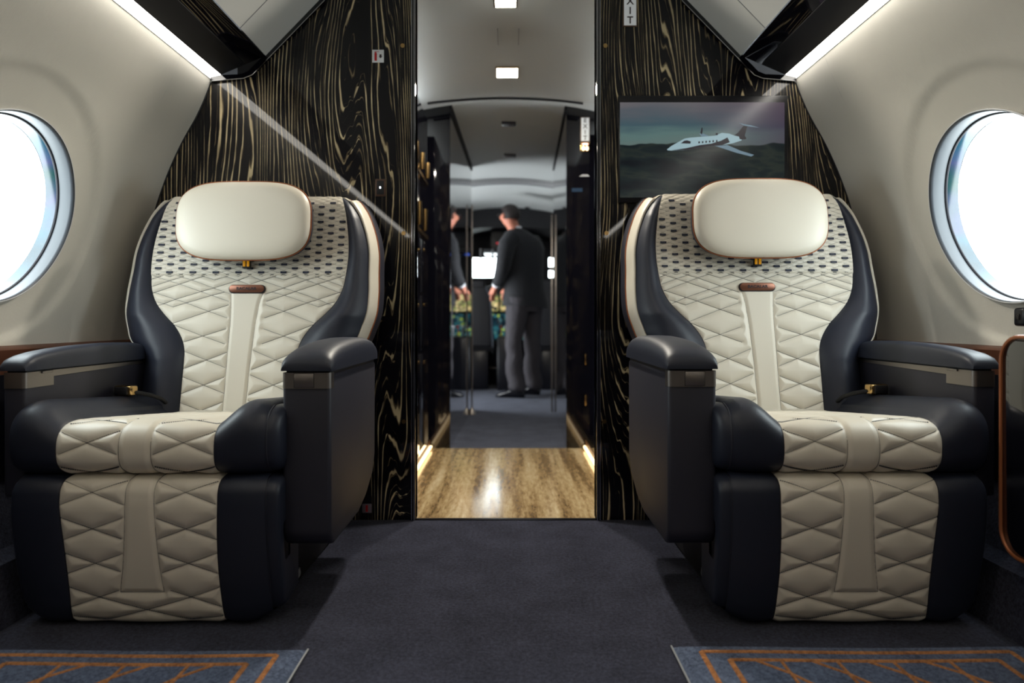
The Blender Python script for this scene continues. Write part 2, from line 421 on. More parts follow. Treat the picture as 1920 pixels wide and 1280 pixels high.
def make_seat(s, loc, label, group, zs=1.0):
    root = thing('passenger_seat', label, 'seat', loc, group); root.scale = (1, 1, zs)
    # local frame: x = lateral (towards the aisle * s), y = depth in the cabin, z up
    # ---------------- backrest
    cb = thing('backrest', None, None); del_keys(cb); cb.parent = root
    k = 1/7.53/578
    def c2(x, y): return ((x-1453)*k, .72+(130-y/7.53)/578)
    half = [
        [(70, 340), (330, 425), (480, 470), (940, 630), (1190, 715)],
        [(330, 325), (640, 410), (960, 525), (1120, 583), (1215, 612)],
        [(640, 315), (960, 408), (1140, 355)],
        [(960, 315), (1285, 415), (1440, 470)],
        [(60, 560), (450, 688), (605, 738), (925, 855), (1195, 950)],
        [(90, 695), (305, 750), (435, 795), (605, 738), (940, 630), (1120, 583)],
        [(330, 985), (450, 1030), (890, 1200), (1200, 1310)],
        [(40, 530), (330, 425), (520, 360)],
        [(60, 618), (150, 595), (480, 470), (640, 410), (820, 350)],
        [(150, 806), (305, 750), (450, 688), (790, 575), (960, 525), (1285, 415), (1453, 350)],
        [(370, 1052), (450, 1030), (925, 855), (1190, 765)],
        [(560, 1310), (890, 1200), (1190, 1100)],
        [(60, 415), (200, 362), (330, 325)],
        [(190, 330), (330, 365), (470, 330)], [(510, 325), (640, 357), (790, 325)],
        [(830, 325), (960, 354), (1110, 325)], [(1150, 325), (1285, 360), (1440, 320)],
    ]
    seams = [[c2(*p) for p in pl] for pl in half]
    for z in (.594, .517, .440):
        for sg in (1, -1): seams.append([(-.109-.075, z+sg*.030), (-.109, z), (-.109+.075, z-sg*.030)])
    seams += [[(-u, v) for u, v in pl] for pl in seams]
    sl = lambda v: smooth_interp(v, [.40, .43, .62, .74, .815], [-.043, -.043, -.047, -.050, -.057])
    sr = lambda v: smooth_interp(v, [.40, .43, .62, .74, .79, .815], [.027, .027, .029, .035, .042, .050])
    def keepb(u, v):
        if v > 1.125 or v < .405 or abs(u) > float(qz(v))-.001: return False
        if v < .815 and sl(v)-.001 < u < sr(v)+.001: return False
        return True
    PZ = .0131
    def extra(U, V, H):
        f1 = np.abs(((V-.8825+.356*U)/PZ+.5) % 1-.5)*PZ/1.06
        f2 = np.abs(((V-.8825-.356*U)/PZ+.5) % 1-.5)*PZ/1.06
        h2 = .0022*(1-np.exp(-np.minimum(f1, f2)/.0022))
        w = np.clip((V-.862)/.008, 0, 1)
        q = qz(V)-np.abs(U)
        h2 = h2+.0035*(1-np.exp(-q/.012))+.002
        H = H*(1-w)+h2*w
        # centre strip stands level, not puffed
        ins = (V < .815) & (U > sl(V)) & (U < sr(V))
        return np.where(ins, np.minimum(H, .0045), H)
    quilt('quilted_panel', back_P, lambda v: -qz(v), lambda v: qz(v), .40, 1.132, 300, 366, seams,
          (lambda v: float(sl(v)), lambda v: float(sr(v)), .405, .815, False), .0075, .010, cb, s, keepb, extra)
    keepup = lambda u, v: keepb(u, v) and v < .868
    th = threads('stitching', back_P, [pl for pl in seams], keepup, cb, s, w=.0011)
    fine = []
    for kk in range(-45, 50):
        for sg in (1, -1):
            c = .8825+PZ*kk
            # clip to region z>.866
            us = np.linspace(-.33, .33, 111)
            fine.append([(float(u), float(c+sg*.356*u)) for u in us])
    back_F = lambda u, v: back_P(u, v)-np.stack([0*u, .0026+.0036*(1-np.exp(-np.maximum(qz(v)-np.abs(u), 0)/.012)), 0*v], -1)
    threads('stitching', back_F, fine, lambda u, v: v > .866 and keepb(u, v), cb, s, w=.0006, dash=.0062, gap=.0, lift=.0010)
    # seam welts
    mb = MB()
    for f in (sl, sr):
        mb.tube([back_P(float(f(v)), v)+np.array([0, .0008, 0]) for v in np.arange(.41, .814, .01)], .0012, 5)
    for sg in (1, -1):
        mb.tube([back_P(sg*float(qz(v)), v)+np.array([0, .0005, 0]) for v in np.arange(.41, 1.131, .012)], .0018, 5)
    mb.build('seam', M['seam'], cb, s)
    # woven inlays
    verts, faces = [], []
    for i in range(-9, 10):
        for j in range(-3, 14):
            u = i*.0368; z = .889-(.013 if i % 2 else 0)+.0262*j
            if z < .872 or z > 1.122 or abs(u)+.0095 > float(qz(z)): continue
            a, b = .0098, .0034
            base = len(verts)
            for (p, q) in ((-a, -b), (a, -b), (a, b), (-a, b)):
                w = back_P(u+p, z+q); verts.append((w[0], w[1]-.0096, w[2]))
            for (p, q) in ((-a, -b), (a, -b), (a, b), (-a, b)):
                w = back_P(u+p, z+q); verts.append((w[0], w[1]-.004, w[2]))
            faces.append((base, base+1, base+2, base+3))
            for t in range(4): faces.append((base+t, base+(t+1) % 4, base+4+(t+1) % 4, base+4+t))
    if s < 0: verts = [(-v[0], v[1], v[2]) for v in verts]
    me = bpy.data.meshes.new('woven_inlay'); me.from_pydata(verts, [], faces); link('woven_inlay', me, M['inlay'], cb, smooth=False)
    # bolsters
    nt, nz = 40, 150
    Z = np.linspace(.40, 1.132, nz)[:, None]; T = np.linspace(0, 1, nt)[None, :]
    for side in (1, -1):
        q, w = qz(Z), wz(Z); U = q+(w-q)*T; Zs = Z*np.ones_like(T)
        yin = dcz(Z)-.014+.018*np.clip((Z-1.09)/.045, 0, 1)**2; yout = dcz(Z)+.012
        width = np.clip((w-q)/.13, .12, 1)
        bul = (.050*width)*np.power(np.sin(PI*np.clip(T*.93+.0, 0, 1)), .75)*np.where(Z > 1.06, np.clip((1.14-Z)/.08, .25, 1), 1)
        Y = yin+(yout-yin)*T**2-bul
        grid_obj('bolster', np.stack([side*U, Y, Zs], -1), M['dark'], cb, s, flip=(side < 0))
    # outline loop (right bottom -> top -> left bottom)
    zz = np.concatenate([np.linspace(.40, 1.05, 60), np.linspace(1.055, 1.132, 16)])
    right = [(float(wz(z)), z) for z in zz]
    top = [(u, 1.132+.006*(1-(u/.29)**2)) for u in np.linspace(.275, -.275, 40)]
    loop = right+top+[(-u, z) for u, z in right[::-1]]
    def ring(off, dy, zshift=0, ylim=9):
        out = []; n = len(loop)
        for i, (u, z) in enumerate(loop):
            a = loop[max(i-1, 0)]; b = loop[min(i+1, n-1)]; t = Vector((b[0]-a[0], b[1]-a[1])).normalized()
            nrm = Vector((t.y, -t.x)); o = off*(.35 if z > 1.12 else 1)
            out.append((u+nrm.x*o, min(float(dcz(z))+dy+(.006 if z > 1.12 else 0), ylim), z+nrm.y*o+zshift))
        return out
    band = [ring(-.003, .006), ring(.002, -.002), ring(.007, .002), ring(.0125, .018), ring(.018, .040), ring(.020, .060), ring(.019, .072)]
    grid_obj('side_band', np.array(band), M['cream'], cb, s, flip=True)
    MB().tube(ring(.020, .074), .0028, 8).build('piping', M['copper'], cb, s)
    MB().tube(ring(.0, .004), .0016, 6).build('seam', M['seam'], cb, s)
    rs = [ring(.0185, .074), ring(.026, .090, 0, 2.45), ring(.030, .120, 0, 2.46), ring(.020, .140, 0, 2.465), ring(-.03, .160, 0, 2.47), ring(-.12, .165, 0, 2.47)]
    rs.append([(p[0]*.1, 2.47, .72+(p[2]-.72)*.3) for p in rs[-1]])
    grid_obj('shell', np.array(rs), M['dark_plain'], cb, s, flip=True)
    # badge
    bz, by = .822, float(dcz(.822))-.006
    pts = []
    for cx_, a0 in ((.044, -PI/2), (-.044, PI/2)):
        for i in range(9):
            a = a0+PI*i/8; pts.append((cx_+.0125*math.cos(a)*1.0, bz+.0125*math.sin(a)))
    bx = -.003
    MB().prism([(p+bx, z) for p, z in [(x*1.045, (z-bz)*1.15+bz-.0015) for x, z in pts]], 'y', by-.004, by+.006, .001).build('badge_rim', M['seam'], cb, s)
    bd = MB().prism([(p+bx, z) for p, z in pts], 'y', by-.0085, by, .002).build('badge', M['badge'], cb, s)
    text_obj('lettering', 'BACALAR', .0125, (s*bx, by-.0088, bz), M['ink'], cb, sx=1.15, space=1.05, bold=.0004)
    # tag under the headrest
    tx = -.008 if s > 0 else .008
    tgy = float(dcz(.905))-.02
    MB().box(tx-.0135, tx+.0135, tgy-.006, tgy+.004, .888, .916, .002).build('tag', M['black'], cb, 1)
    MB().box(tx-.0105, tx-.002, tgy-.008, tgy-.005, .894, .913, .001).box(tx+.002, tx+.0105, tgy-.008, tgy-.005, .894, .913, .001).build('tag_arrow', M['yellow'], cb, 1)
    # ---------------- headrest
    hw, hh, zc, yf = .2135, .126, 1.037, 2.178
    n = 96; loopn = []
    for i in range(n):
        a = 2*PI*i/n; c, sn = math.cos(a), math.sin(a); e = 2/3.5
        loopn.append((hw*math.copysign(abs(c)**e, c), hh*math.copysign(abs(sn)**(2/3.0), sn)))
    def hr(sc, y, off=0): return [(x*sc, y+.18*(z*sc), zc+z*sc) for x, z in [(p[0], p[1]) for p in loopn]]
    def hring(d, y):   # shrink by distance d
        out = []
        for i, (x, z) in enumerate(loopn):
            fx = 1-d/hw; fz = 1-d/hh; out.append((x*fx, y+.12*z*fz, zc+z*fz))
        return out
    front = [hring(.0, yf+.030), hring(.003, yf+.021), hring(.010, yf+.013), hring(.022, yf+.007), hring(.045, yf+.003)]+[[(p[0]*g_, p[1]+(1-g_)*-.003-(1-g_)*.12*(p[2]-zc), zc+(p[2]-zc)*g_) for p in hring(.045, yf+.003)] for g_ in (.8, .6, .4, .2, .002)]
    o = grid_obj('headrest', np.array(front), M['cream'], root, s, flip=True, close_u=True)
    MB().tube(hring(-.001, yf+.033), .0028, 8, True).build('piping', M['copper'], o, s)
    bk = [hring(.0, yf+.034), hring(-.001, yf+.045), hring(.001, yf+.065), hring(.008, yf+.08), hring(.03, yf+.09), hring(.09, yf+.092)]+[[(p[0]*g_, p[1], zc+(p[2]-zc)*g_) for p in hring(.09, yf+.092)] for g_ in (.5, .002)]
    grid_obj('rear_cover', np.array(bk), M['dark'], o, s, close_u=True)
    # ---------------- seat cushion
    H0 = .477; R_ = .085; zb = .362; ex = 2/2.7
    ang = np.linspace(-PI/2, PI/2, 241)
    def nose(H): 
        hz = (H-zb)/2
        return (-R_*np.abs(np.cos(ang))**ex, zb+hz+hz*np.sign(np.sin(ang))*np.abs(np.sin(ang))**ex)
    ny, nz_ = nose(H0); seg = np.hypot(np.diff(ny), np.diff(nz_)); ARC = np.concatenate([[0], np.cumsum(seg)]); LN = ARC[-1]
    VT = LN+.50
    def sst(x, a, b): t = np.clip((x-a)/(b-a), 0, 1); return t*t*(3-2*t)
    def cush_P(u, v):
        u = np.asarray(u, float); v = np.asarray(v, float); u, v = np.broadcast_arrays(u, v)
        a = np.interp(v, ARC, ang); top = np.clip(v-LN, 0, None)
        au = np.abs(u+.009)
        H = H0+.048*sst(au, .165, .255)+.004*np.cos(u*8)
        edge = np.clip((au-.255)/.05, 0, 1); dr = 1-np.sqrt(np.clip(1-(edge*.93)**2, 0, 1))
        ed = np.where(u < 0, dr*.045, dr*.012)
        hz = (H-zb)/2
        hz2 = hz-ed/2
        y = 1.585+R_-R_*np.abs(np.cos(a))**ex+top+ed*.6
        z = zb+hz2+hz2*np.sign(np.sin(a))*np.abs(np.sin(a))**ex
        z = z-.045*np.clip(top/.45, 0, 1)*np.where(au < .2, 1, .85)
        uu = u*(1-.045*np.clip((y-1.64)/.08, 0, 1)*(au > .25)*np.clip((au-.25)/.06, 0, 1))
        return np.stack([uu, y, z], -1)
    vz = float(np.interp(.438, nz_, ARC))
    cs = []
    for kk in range(-1, 7):
        v = vz+kk*.083
        for c in (-.119, .101):
            for sg in (1, -1): cs.append([(c-.078, v+sg*.030), (c, v), (c+.078, v-sg*.030)])
    cl = lambda v: -.047+.0*v; cr = lambda v: .027+.0*v
    eL = lambda v: -.190-.0*v+.012*np.clip(.03-v, 0, .03)/.03*(-1); eR = lambda v: .172+0*v
    def keepc(u, v): return -.188 < u < .170 and not (-.048 < u < .028) and .004 < v < VT
    cu = thing('seat_cushion', None, None); del_keys(cu); cu.parent = root
    def exc(U, V, H):
        ins = (U > -.047) & (U < .027); return np.where(ins, np.minimum(H, .005), H)
    quilt('quilted_panel', cush_P, eL, eR, 0.0, VT, 150, 250, cs, (cl, cr, 0, VT, False), .0075, .011, cu, s, keepc, exc, outward=(0, -.5, 1))
    threads('stitching', cush_P, cs, keepc, cu, s, outward=(0, -.5, 1), w=.0010)
    mb = MB()
    for uu, r in ((-.047, .001), (.027, .001), (-.190, .0016), (.172, .0016)):
        mb.tube([cush_P(uu, v)-np.array([0, -.0004, .0004]) for v in np.arange(.002, VT, .008)], r, 5)
    mb.build('seam', M['seam'], cu, s)
    Vv = np.linspace(0, VT, 120)[:, None]
    for (a, b) in ((.172, .290), (-.302, -.190)):
        Uu = np.linspace(a, b, 40)[None, :]
        U2, V2 = np.broadcast_arrays(Uu, Vv); S = cush_P(U2, V2)
        bul = .007*np.sin(PI*np.clip((U2-a)/(b-a), 0, 1))**.6
        dU = cush_P(U2+1e-3, V2)-cush_P(U2-1e-3, V2); Vc = np.clip(V2, 2e-3, VT-2e-3); dV = cush_P(U2, Vc+1e-3)-cush_P(U2, Vc-1e-3); N = np.cross(dU, dV); N /= np.linalg.norm(N, axis=-1, keepdims=True)
        grid_obj('bolster', S+N*bul[..., None], M['dark'], cu, s)
    def side_cap(name, edge, du, par, scs=((0, 1), (.010, .995), (.020, .97), (.027, .92), (.030, .84), (.030, .3))):
        edge = np.array(edge); c = edge.mean(0); rings = []
        for d, f in scs:
            r = c+(edge-c)*f; r = r.copy(); r[:, 0] = edge[:, 0]+du*d; rings.append(r)
        return grid_obj(name, np.array(rings), M['dark'], par, s, flip=(du > 0), close_u=True)
    ve = np.linspace(0, VT, 80)
    e1 = [cush_P(.290, v) for v in ve]; e1 += [np.array([e1[-1][0], e1[-1][1], zb+.0]), ]
    side_cap('side_panel', e1, 1, cu)
    MB().tube(e1[:-1], .0022, 6).build('piping', M['dark_plain'], cu, s)
    e2 = [cush_P(-.302, v) for v in ve]; e2 += [np.array([e2[-1][0], e2[-1][1], zb+.0])]
    side_cap('side_panel', e2, -1, cu, ((0, 1), (.0, .6), (.0, .1)))
    MB().box(-.28, .285, 1.68, 2.14, .355, .372, .004).build('seat_pan', M['black'], cu, s)
    # ---------------- leg rest
    lp = np.array([(1.75, .030), (1.69, .016), (1.655, .011), (1.634, .018), (1.624, .040), (1.615, .08), (1.603, .14), (1.592, .21), (1.585, .27), (1.584, .31), (1.588, .333), (1.600, .347), (1.625, .354), (1.67, .356), (1.75, .356)])
    tt = np.concatenate([[0], np.cumsum(np.hypot(*np.diff(lp, axis=0).T))]); LT = tt[-1]
    v_of = lambda z: float(np.interp(z, lp[2:12, 1], tt[2:12]))
    def leg_P(u, v):
        u = np.asarray(u, float); v = np.asarray(v, float); u, v = np.broadcast_arrays(u, v)
        y = smooth_interp(v, tt, lp[:, 0]); z = smooth_interp(v, tt, lp[:, 1])
        au = np.abs(u-.004); lift = .045*np.clip((au-.20)/.11, 0, 1)**2.2
        z = z+lift*np.clip((.20-z)/.19, 0, 1)
        y = y+.010*np.clip((au-.2)/.11, 0, 1)**2
        return np.stack([u, y, z], -1)
    V0, V1 = .05, LT-.03
    lr = thing('leg_rest', None, None); del_keys(lr); lr.parent = root
    ls = []
    for z in (.326, .243, .160):
        v = v_of(z)
        for c in (-.107, .107):
            for sg in (1, -1): ls.append([(c-.080, v+sg*.030), (c, v), (c+.080, v-sg*.030)])
    a, b, c_, d_ = v_of(.076), v_of(.044), v_of(.018), v_of(.030)
    for m_ in (1, -1):
        ls += [[(m_*-.185, a+.030), (m_*-.107, a), (0, b), (m_*.10, c_)], [(m_*-.185, a-.028), (m_*-.107, a), (m_*-.06, a+.017)], [(m_*-.185, d_), (m_*-.10, c_)]]
    vb = v_of(.088)
    ll = lambda v: smooth_interp(v, [vb-.1, vb, vb+.06, vb+.14, LT], [-.060, -.057, -.046, -.036, -.030])
    l2 = lambda v: smooth_interp(v, [vb-.1, vb, vb+.06, vb+.14, LT], [.046, .044, .040, .037, .034])
    def keepl(u, v):
        if abs(u) > .179 or v < V0 or v > V1: return False
        return not (v > vb and float(ll(v))-.001 < u < float(l2(v))+.001)
    def exl(U, V, H):
        ins = (V > vb) & (U > ll(V)) & (U < l2(V)); return np.where(ins, np.minimum(H, .0045), H)
    eLl = lambda v: -.181+.006*np.sin(np.clip((v-.1)/.3, 0, 1)*PI); eRl = lambda v: .181-.005*np.sin(np.clip((v-.1)/.3, 0, 1)*PI)
    quilt('quilted_panel', leg_P, eLl, eRl, V0-.02, V1, 150, 190, ls, (lambda v: float(ll(v)), lambda v: float(l2(v)), vb, V1, True), .0075, .011, lr, s, keepl, exl)
    threads('stitching', leg_P, ls, keepl, lr, s, w=.0010)
    mb = MB()
    for f in (ll, l2): mb.tube([leg_P(float(f(v)), v)+np.array([0, .0004, 0]) for v in np.arange(vb, V1, .008)], .001, 5)
    mb.tube([leg_P(u, vb)+np.array([0, .0004, 0]) for u in np.linspace(float(ll(vb)), float(l2(vb)), 12)], .001, 5)
    for f in (eLl, eRl): mb.tube([leg_P(float(f(v)), v) for v in np.arange(V0-.02, V1, .008)], .0016, 5)
    mb.build('seam', M['seam'], lr, s)
    Vv = np.linspace(0.0, LT, 110)[:, None]
    for side, (a, b) in ((1, (.181, .288)), (-1, (-.285, -.181))):
        T = np.linspace(0, 1, 36)[None, :]; V2 = Vv*np.ones_like(T)
        if side > 0: U2 = eRl(V2)+(b-eRl(V2))*T
        else: U2 = a+(eLl(V2)-a)*T
        S = leg_P(U2, V2); tq = T if side > 0 else 1-T
        bul = .008*np.sin(PI*np.clip(tq*.8, 0, 1))**.6
        dU = leg_P(U2+1e-3, V2)-leg_P(U2-1e-3, V2); Vc = np.clip(V2, 2e-3, LT-2e-3); dV = leg_P(U2, Vc+1e-3)-leg_P(U2, Vc-1e-3); N = np.cross(dU, dV); N /= np.linalg.norm(N, axis=-1, keepdims=True)
        grid_obj('bolster', S+N*bul[..., None], M['dark'], lr, s)
    ve = np.linspace(0, LT, 90)
    e1 = [leg_P(.288, v) for v in ve]; side_cap('side_panel', e1, 1, lr, ((0, 1), (.010, .995), (.020, .975), (.027, .94), (.029, .88), (.029, .3)))
    MB().tube(e1, .002, 6).build('piping', M['dark_plain'], lr, s)
    e2 = [leg_P(-.285, v) for v in ve]; side_cap('side_panel', e2, -1, lr, ((0, 1), (.006, .99), (.012, .96), (.015, .90), (.015, .3)))
    # ---------------- aisle armrest
    ar = thing('armrest', None, None); del_keys(ar); ar.parent = root
    prof = [(1.642, .215), (1.655, .190), (1.68, .178), (1.95, .178), (2.05, .200), (2.15, .245), (2.185, .30), (2.19, .592), (1.642, .592)]
    MB().prism(prof, 'x', .309, .424, .010, 3).build('side_box', M['dark_plain'], ar, s, angle=50)
    MB().box(.316, .420, 1.650, 2.185, .588, .603, .002).build('shadow_gap', M['black'], ar, s)
    def pad(u0, u1, crest, zb_, par, yb=2.19):
        ys = np.array([1.632, 1.636, 1.648, 1.67, 1.71, 1.77, 1.86, 1.96, 2.06, 2.12, 2.16, 2.182, yb])
        hs = np.array([.22, .38, .53, .66, .78, .88, .96, 1.0, .985, .95, .87, .72, .45])
        rings = []
        for y, h in zip(ys, hs):
            H = zb_+(crest-zb_)*h; r = []
            pin = .0 if y > 1.64 else .004
            if y > 2.185: pin = .006
            for i in range(28):
                a_ = PI*i/27; c = math.cos(a_); sn = math.sin(a_)
                r.append(((u0+u1)/2-(u1-u0-2*pin)/2*math.copysign(abs(c)**.55, c), y, zb_+(H-zb_)*abs(sn)**.62))
            for i in range(1, 6): r.append((u1-pin-(u1-u0-2*pin)*i/6, y, zb_))
            rings.append(r)
        return MB().loft(rings).build('arm_pad', M['dark'], par, s, angle=60)
    pad(.305, .432, .671, .600, ar)
    def wrap(u0, u1, y0, y1, z0, z1, r, inner):   # metal band round the arm's front
        pts = []
        n = 8
        o = [(u0, y1)]+[(u0+r-r*math.cos(PI/2*i/n), y0+r-r*math.sin(PI/2*i/n)) for i in range(n+1)]+[(u1-r+r*math.sin(PI/2*i/n), y0+r-r*math.cos(PI/2*i/n)) for i in range(n+1)]+[(u1, y1)]
        i_ = [(min(max(x, u0+.004), u1-.004), max(y, y0+.004)) for x, y in o]
        return o+i_[::-1]
    MB().prism(wrap(.3085, .4245, 1.639, 1.672, .557, .595, .012, 1), 'z', .558, .5955).build('metal_trim', M['metal'], ar, s)
    bt = MB().box(.3385, .3845, 1.6365, 1.642, .5615, .5935, .0012).build('latch_button', M['metal'], ar, s)
    MB().box(.3375, .3855, 1.6385, 1.641, .5605, .5945).build('button_recess', M['black'], ar, s)
    # ---------------- window armrest
    a2 = thing('armrest', None, None); del_keys(a2); a2.parent = root
    MB().prism([(1.642, .30), (2.19, .30), (2.19, .592), (1.642, .592)], 'x', -.352, -.300, .008, 3).build('side_box', M['dark_plain'], a2, s, angle=50)
    MB().box(-.348, -.302, 1.65, 2.185, .588, .603, .002).build('shadow_gap', M['black'], a2, s)
    pad(-.360, -.288, .655, .600, a2)
    MB().prism(wrap(-.3525, -.2975, 1.639, 1.742, 0, 0, .010, 1), 'z', .558, .5955).build('metal_trim', M['metal'], a2, s)
    MB().prism([(1.742, .588), (1.742, .580), (2.17, .586), (2.17, .594), (1.742, .5955)], 'x', -.301, -.2975).build('metal_trim', M['metal'], a2, s)
    MB().box(-.301, -.2935, 1.695, 1.735, .590, .5955, .001).build('latch', M['metal'], a2, s)
    # ---------------- belt
    bl = thing('seat_belt', None, None); del_keys(bl); bl.parent = root
    MB().box(-.288, -.232, 1.985, 2.02, .502, .532, .007, 3, Matrix.Rotation(-.12*1, 3, 'Z')).build('buckle', M['gold'], bl, s)
    MB().box(-.284, -.244, 1.980, 1.99, .506, .529, .004, 2, Matrix.Rotation(-.12, 3, 'Z')).build('buckle_face', M['black'], bl, s)
    MB().tube([(-.243, 2.0, .512), (-.225, 2.01, .509), (-.21, 2.04, .50), (-.205, 2.09, .485), (-.20, 2.13, .46)], .006, 8).build('strap', M['black'], bl, s)
    # ---------------- base
    bs = MB().prism([(1.74, 0), (2.25, 0), (2.25, .30), (2.10, .355), (1.70, .355), (1.70, .04)], 'x', -.27, .270, .01).build('seat_base', M['black'], root, s)
    MB().prism([(1.812, .020), (1.820, .016), (1.900, .020), (1.906, .026), (1.900, .043), (1.822, .040), (1.814, .036)], 'x', .268, .274).build('label_plate', M['grey_plastic'], bs, s)  # pale label plate low on the aisle side of the base
    return root
def del_keys(o):
    for k in list(o.keys()): del o[k]

make_seat(1, (-.847, 0, 0), 'cream and charcoal quilted cabin seat left of the aisle, before the bare wood bulkhead', 'quilted cabin seats')
make_seat(-1, (.800, 0, 0), 'cream and charcoal quilted cabin seat right of the aisle, before the wall monitor', 'quilted cabin seats', 1.008)

# ------------------------------------------------------------------ CABIN SHELL
D = 2.5; YB = -2.3
WZ = [.60, .65, .85, 1.0, 1.162, 1.249, 1.355, 1.46, 1.595, 1.62]
WW = [1.348, 1.345, 1.32, 1.285, 1.241, 1.209, 1.161, 1.103, 1.048, 1.04]
wall_w = lambda z: smooth_interp(z, WZ, WW)
PITCH = .95; YC0 = 1.79; ZC = 1.008; EA = .266; EB = .241
WIN = [YC0-i*PITCH for i in range(4)]
def sx(side, w): return CX+side*w

def wall_module(bm, side, yc, y0, y1, z0, z1):
    angs = sorted(set([2*PI*i/120 for i in range(120)]+[math.atan2(z-ZC, y-yc) % (2*PI) for y in (y0, y1) for z in (z0, z1)]))
    fr = [0, .02, .05]+[.08+.92*i/40 for i in range(41)]
    rings = []
    for f in fr:
        r = []
        for a in angs:
            c, s = math.cos(a), math.sin(a)
            e = (yc+EA*c/math.hypot(c, s), ZC+EB*s)
            # ray (centre -> direction) to the rectangle
            ts = []
            if c > 1e-9: ts.append((y1-yc)/c)
            if c < -1e-9: ts.append((y0-yc)/c)
            if s > 1e-9: ts.append((z1-ZC)/s)
            if s < -1e-9: ts.append((z0-ZC)/s)
            t = min(ts); o = (yc+c*t, ZC+s*t)
            y = e[0]+(o[0]-e[0])*f; z = e[1]+(o[1]-e[1])*f
            rr = math.hypot((y-yc)/EA, (z-ZC)/EB)
            k = min(max((rr-1.38)/.12, 0), 1); k = k*k*(3-2*k)
            w = float(wall_w(z))+.012*(1-k)-.007*min(1, max(0, (rr-1.0)/.02))*0
            if rr < 1.03: w -= .006*(1-(rr-1)/.03)
            r.append(bm.verts.new((sx(side, w), y, z)))
        rings.append(r)
    n = len(angs)
    for A, B in zip(rings, rings[1:]):
        for i in range(n): 
            try: bm.faces.new((A[i], A[(i+1) % n], B[(i+1) % n], B[i]))
            except ValueError: pass

for side, nm in ((-1, 'left'), (1, 'right')):
    bm = bmesh.new(); z0, z1 = .645, 1.60
    for yc in WIN: wall_module(bm, side, yc, yc-PITCH/2, yc+PITCH/2, z0, z1)
    for (a, b) in ((YC0+PITCH/2, D), (YB, WIN[-1]-PITCH/2)):
        zs_ = np.linspace(z0, z1, 40); V = [[bm.verts.new((sx(side, float(wall_w(z))), y, z)) for z in zs_] for y in np.linspace(a, b, 5)]
        for A, B in zip(V, V[1:]):
            for i in range(39): bm.faces.new((A[i], A[i+1], B[i+1], B[i]))
    bmesh.ops.remove_doubles(bm, verts=bm.verts[:], dist=1e-4)
    bmesh.ops.recalc_face_normals(bm, faces=bm.faces[:])
    me = bpy.data.meshes.new('wall'); bm.to_mesh(me); bm.free()
    tag(link('wall_'+nm, me, M['wall']), kind='structure')
    # outer skin behind the lining keeps daylight out except through the panes
    # windows (closed shades added to the unseen rear ones, to cut frontal daylight)
    for wi, yc in enumerate(WIN):
        root = bpy.data.objects.new('window_%d' % (wi+1+(4 if side > 0 else 0)), None); COL.objects.link(root); root['kind'] = 'structure'
        root.location = (sx(side, 1.28), yc, ZC); inv = Vector(root.location)
        def el(fr_, dx, n=96):
            out = []
            for i in range(n):
                a = 2*PI*i/n; y = yc+EA*fr_*math.cos(a); z = ZC+EB*fr_*math.sin(a)
                zz_ = ZC+EB*math.sin(a)
                base = float(wall_w(zz_))
                base = base
                out.append(Vector((sx(side, base+dx), y, z))-inv)
            return out
        grid_obj('reveal', np.array([el(1.012, -.003), el(1.0, -.006), el(.99, .006), el(.985, .020), el(.985, .034), el(.988, .040)]), M['reveal'], root, 1, flip=(side < 0), close_u=True)
        MB().tube(el(1.008, -.004), .0022, 6, True).build('rim', M['white_plastic'], root)
        MB().tube(el(.985, .042), .004, 8, True).build('gasket', M['seam'], root)
        grid_obj('pane_edge', np.array([el(.985, .040), el(.972, .055), el(.960, .074)]), M['tint'], root, 1, flip=(side < 0), close_u=True)
        mb = MB(); mb.loft([el(.973, .056), el(.973, .059)]); mb.build('glass', M['glass'], root)
        if wi > 0:
            MB().loft([el(.983, .020), el(.983, .026)]).build('blocking_shade', M['white_plastic'], root); continue
        # portal so daylight through the window is sampled well
        li = bpy.data.lights.new('daylight_portal', 'AREA'); li.shape = 'RECTANGLE'; li.size = .54; li.size_y = .56; li.cycles.is_portal = True
        lo = bpy.data.objects.new('daylight_portal', li); COL.objects.link(lo); lo.location = (sx(side, 1.362), yc, ZC)
        lo.rotation_euler = (0, side*math.radians(75), 0)

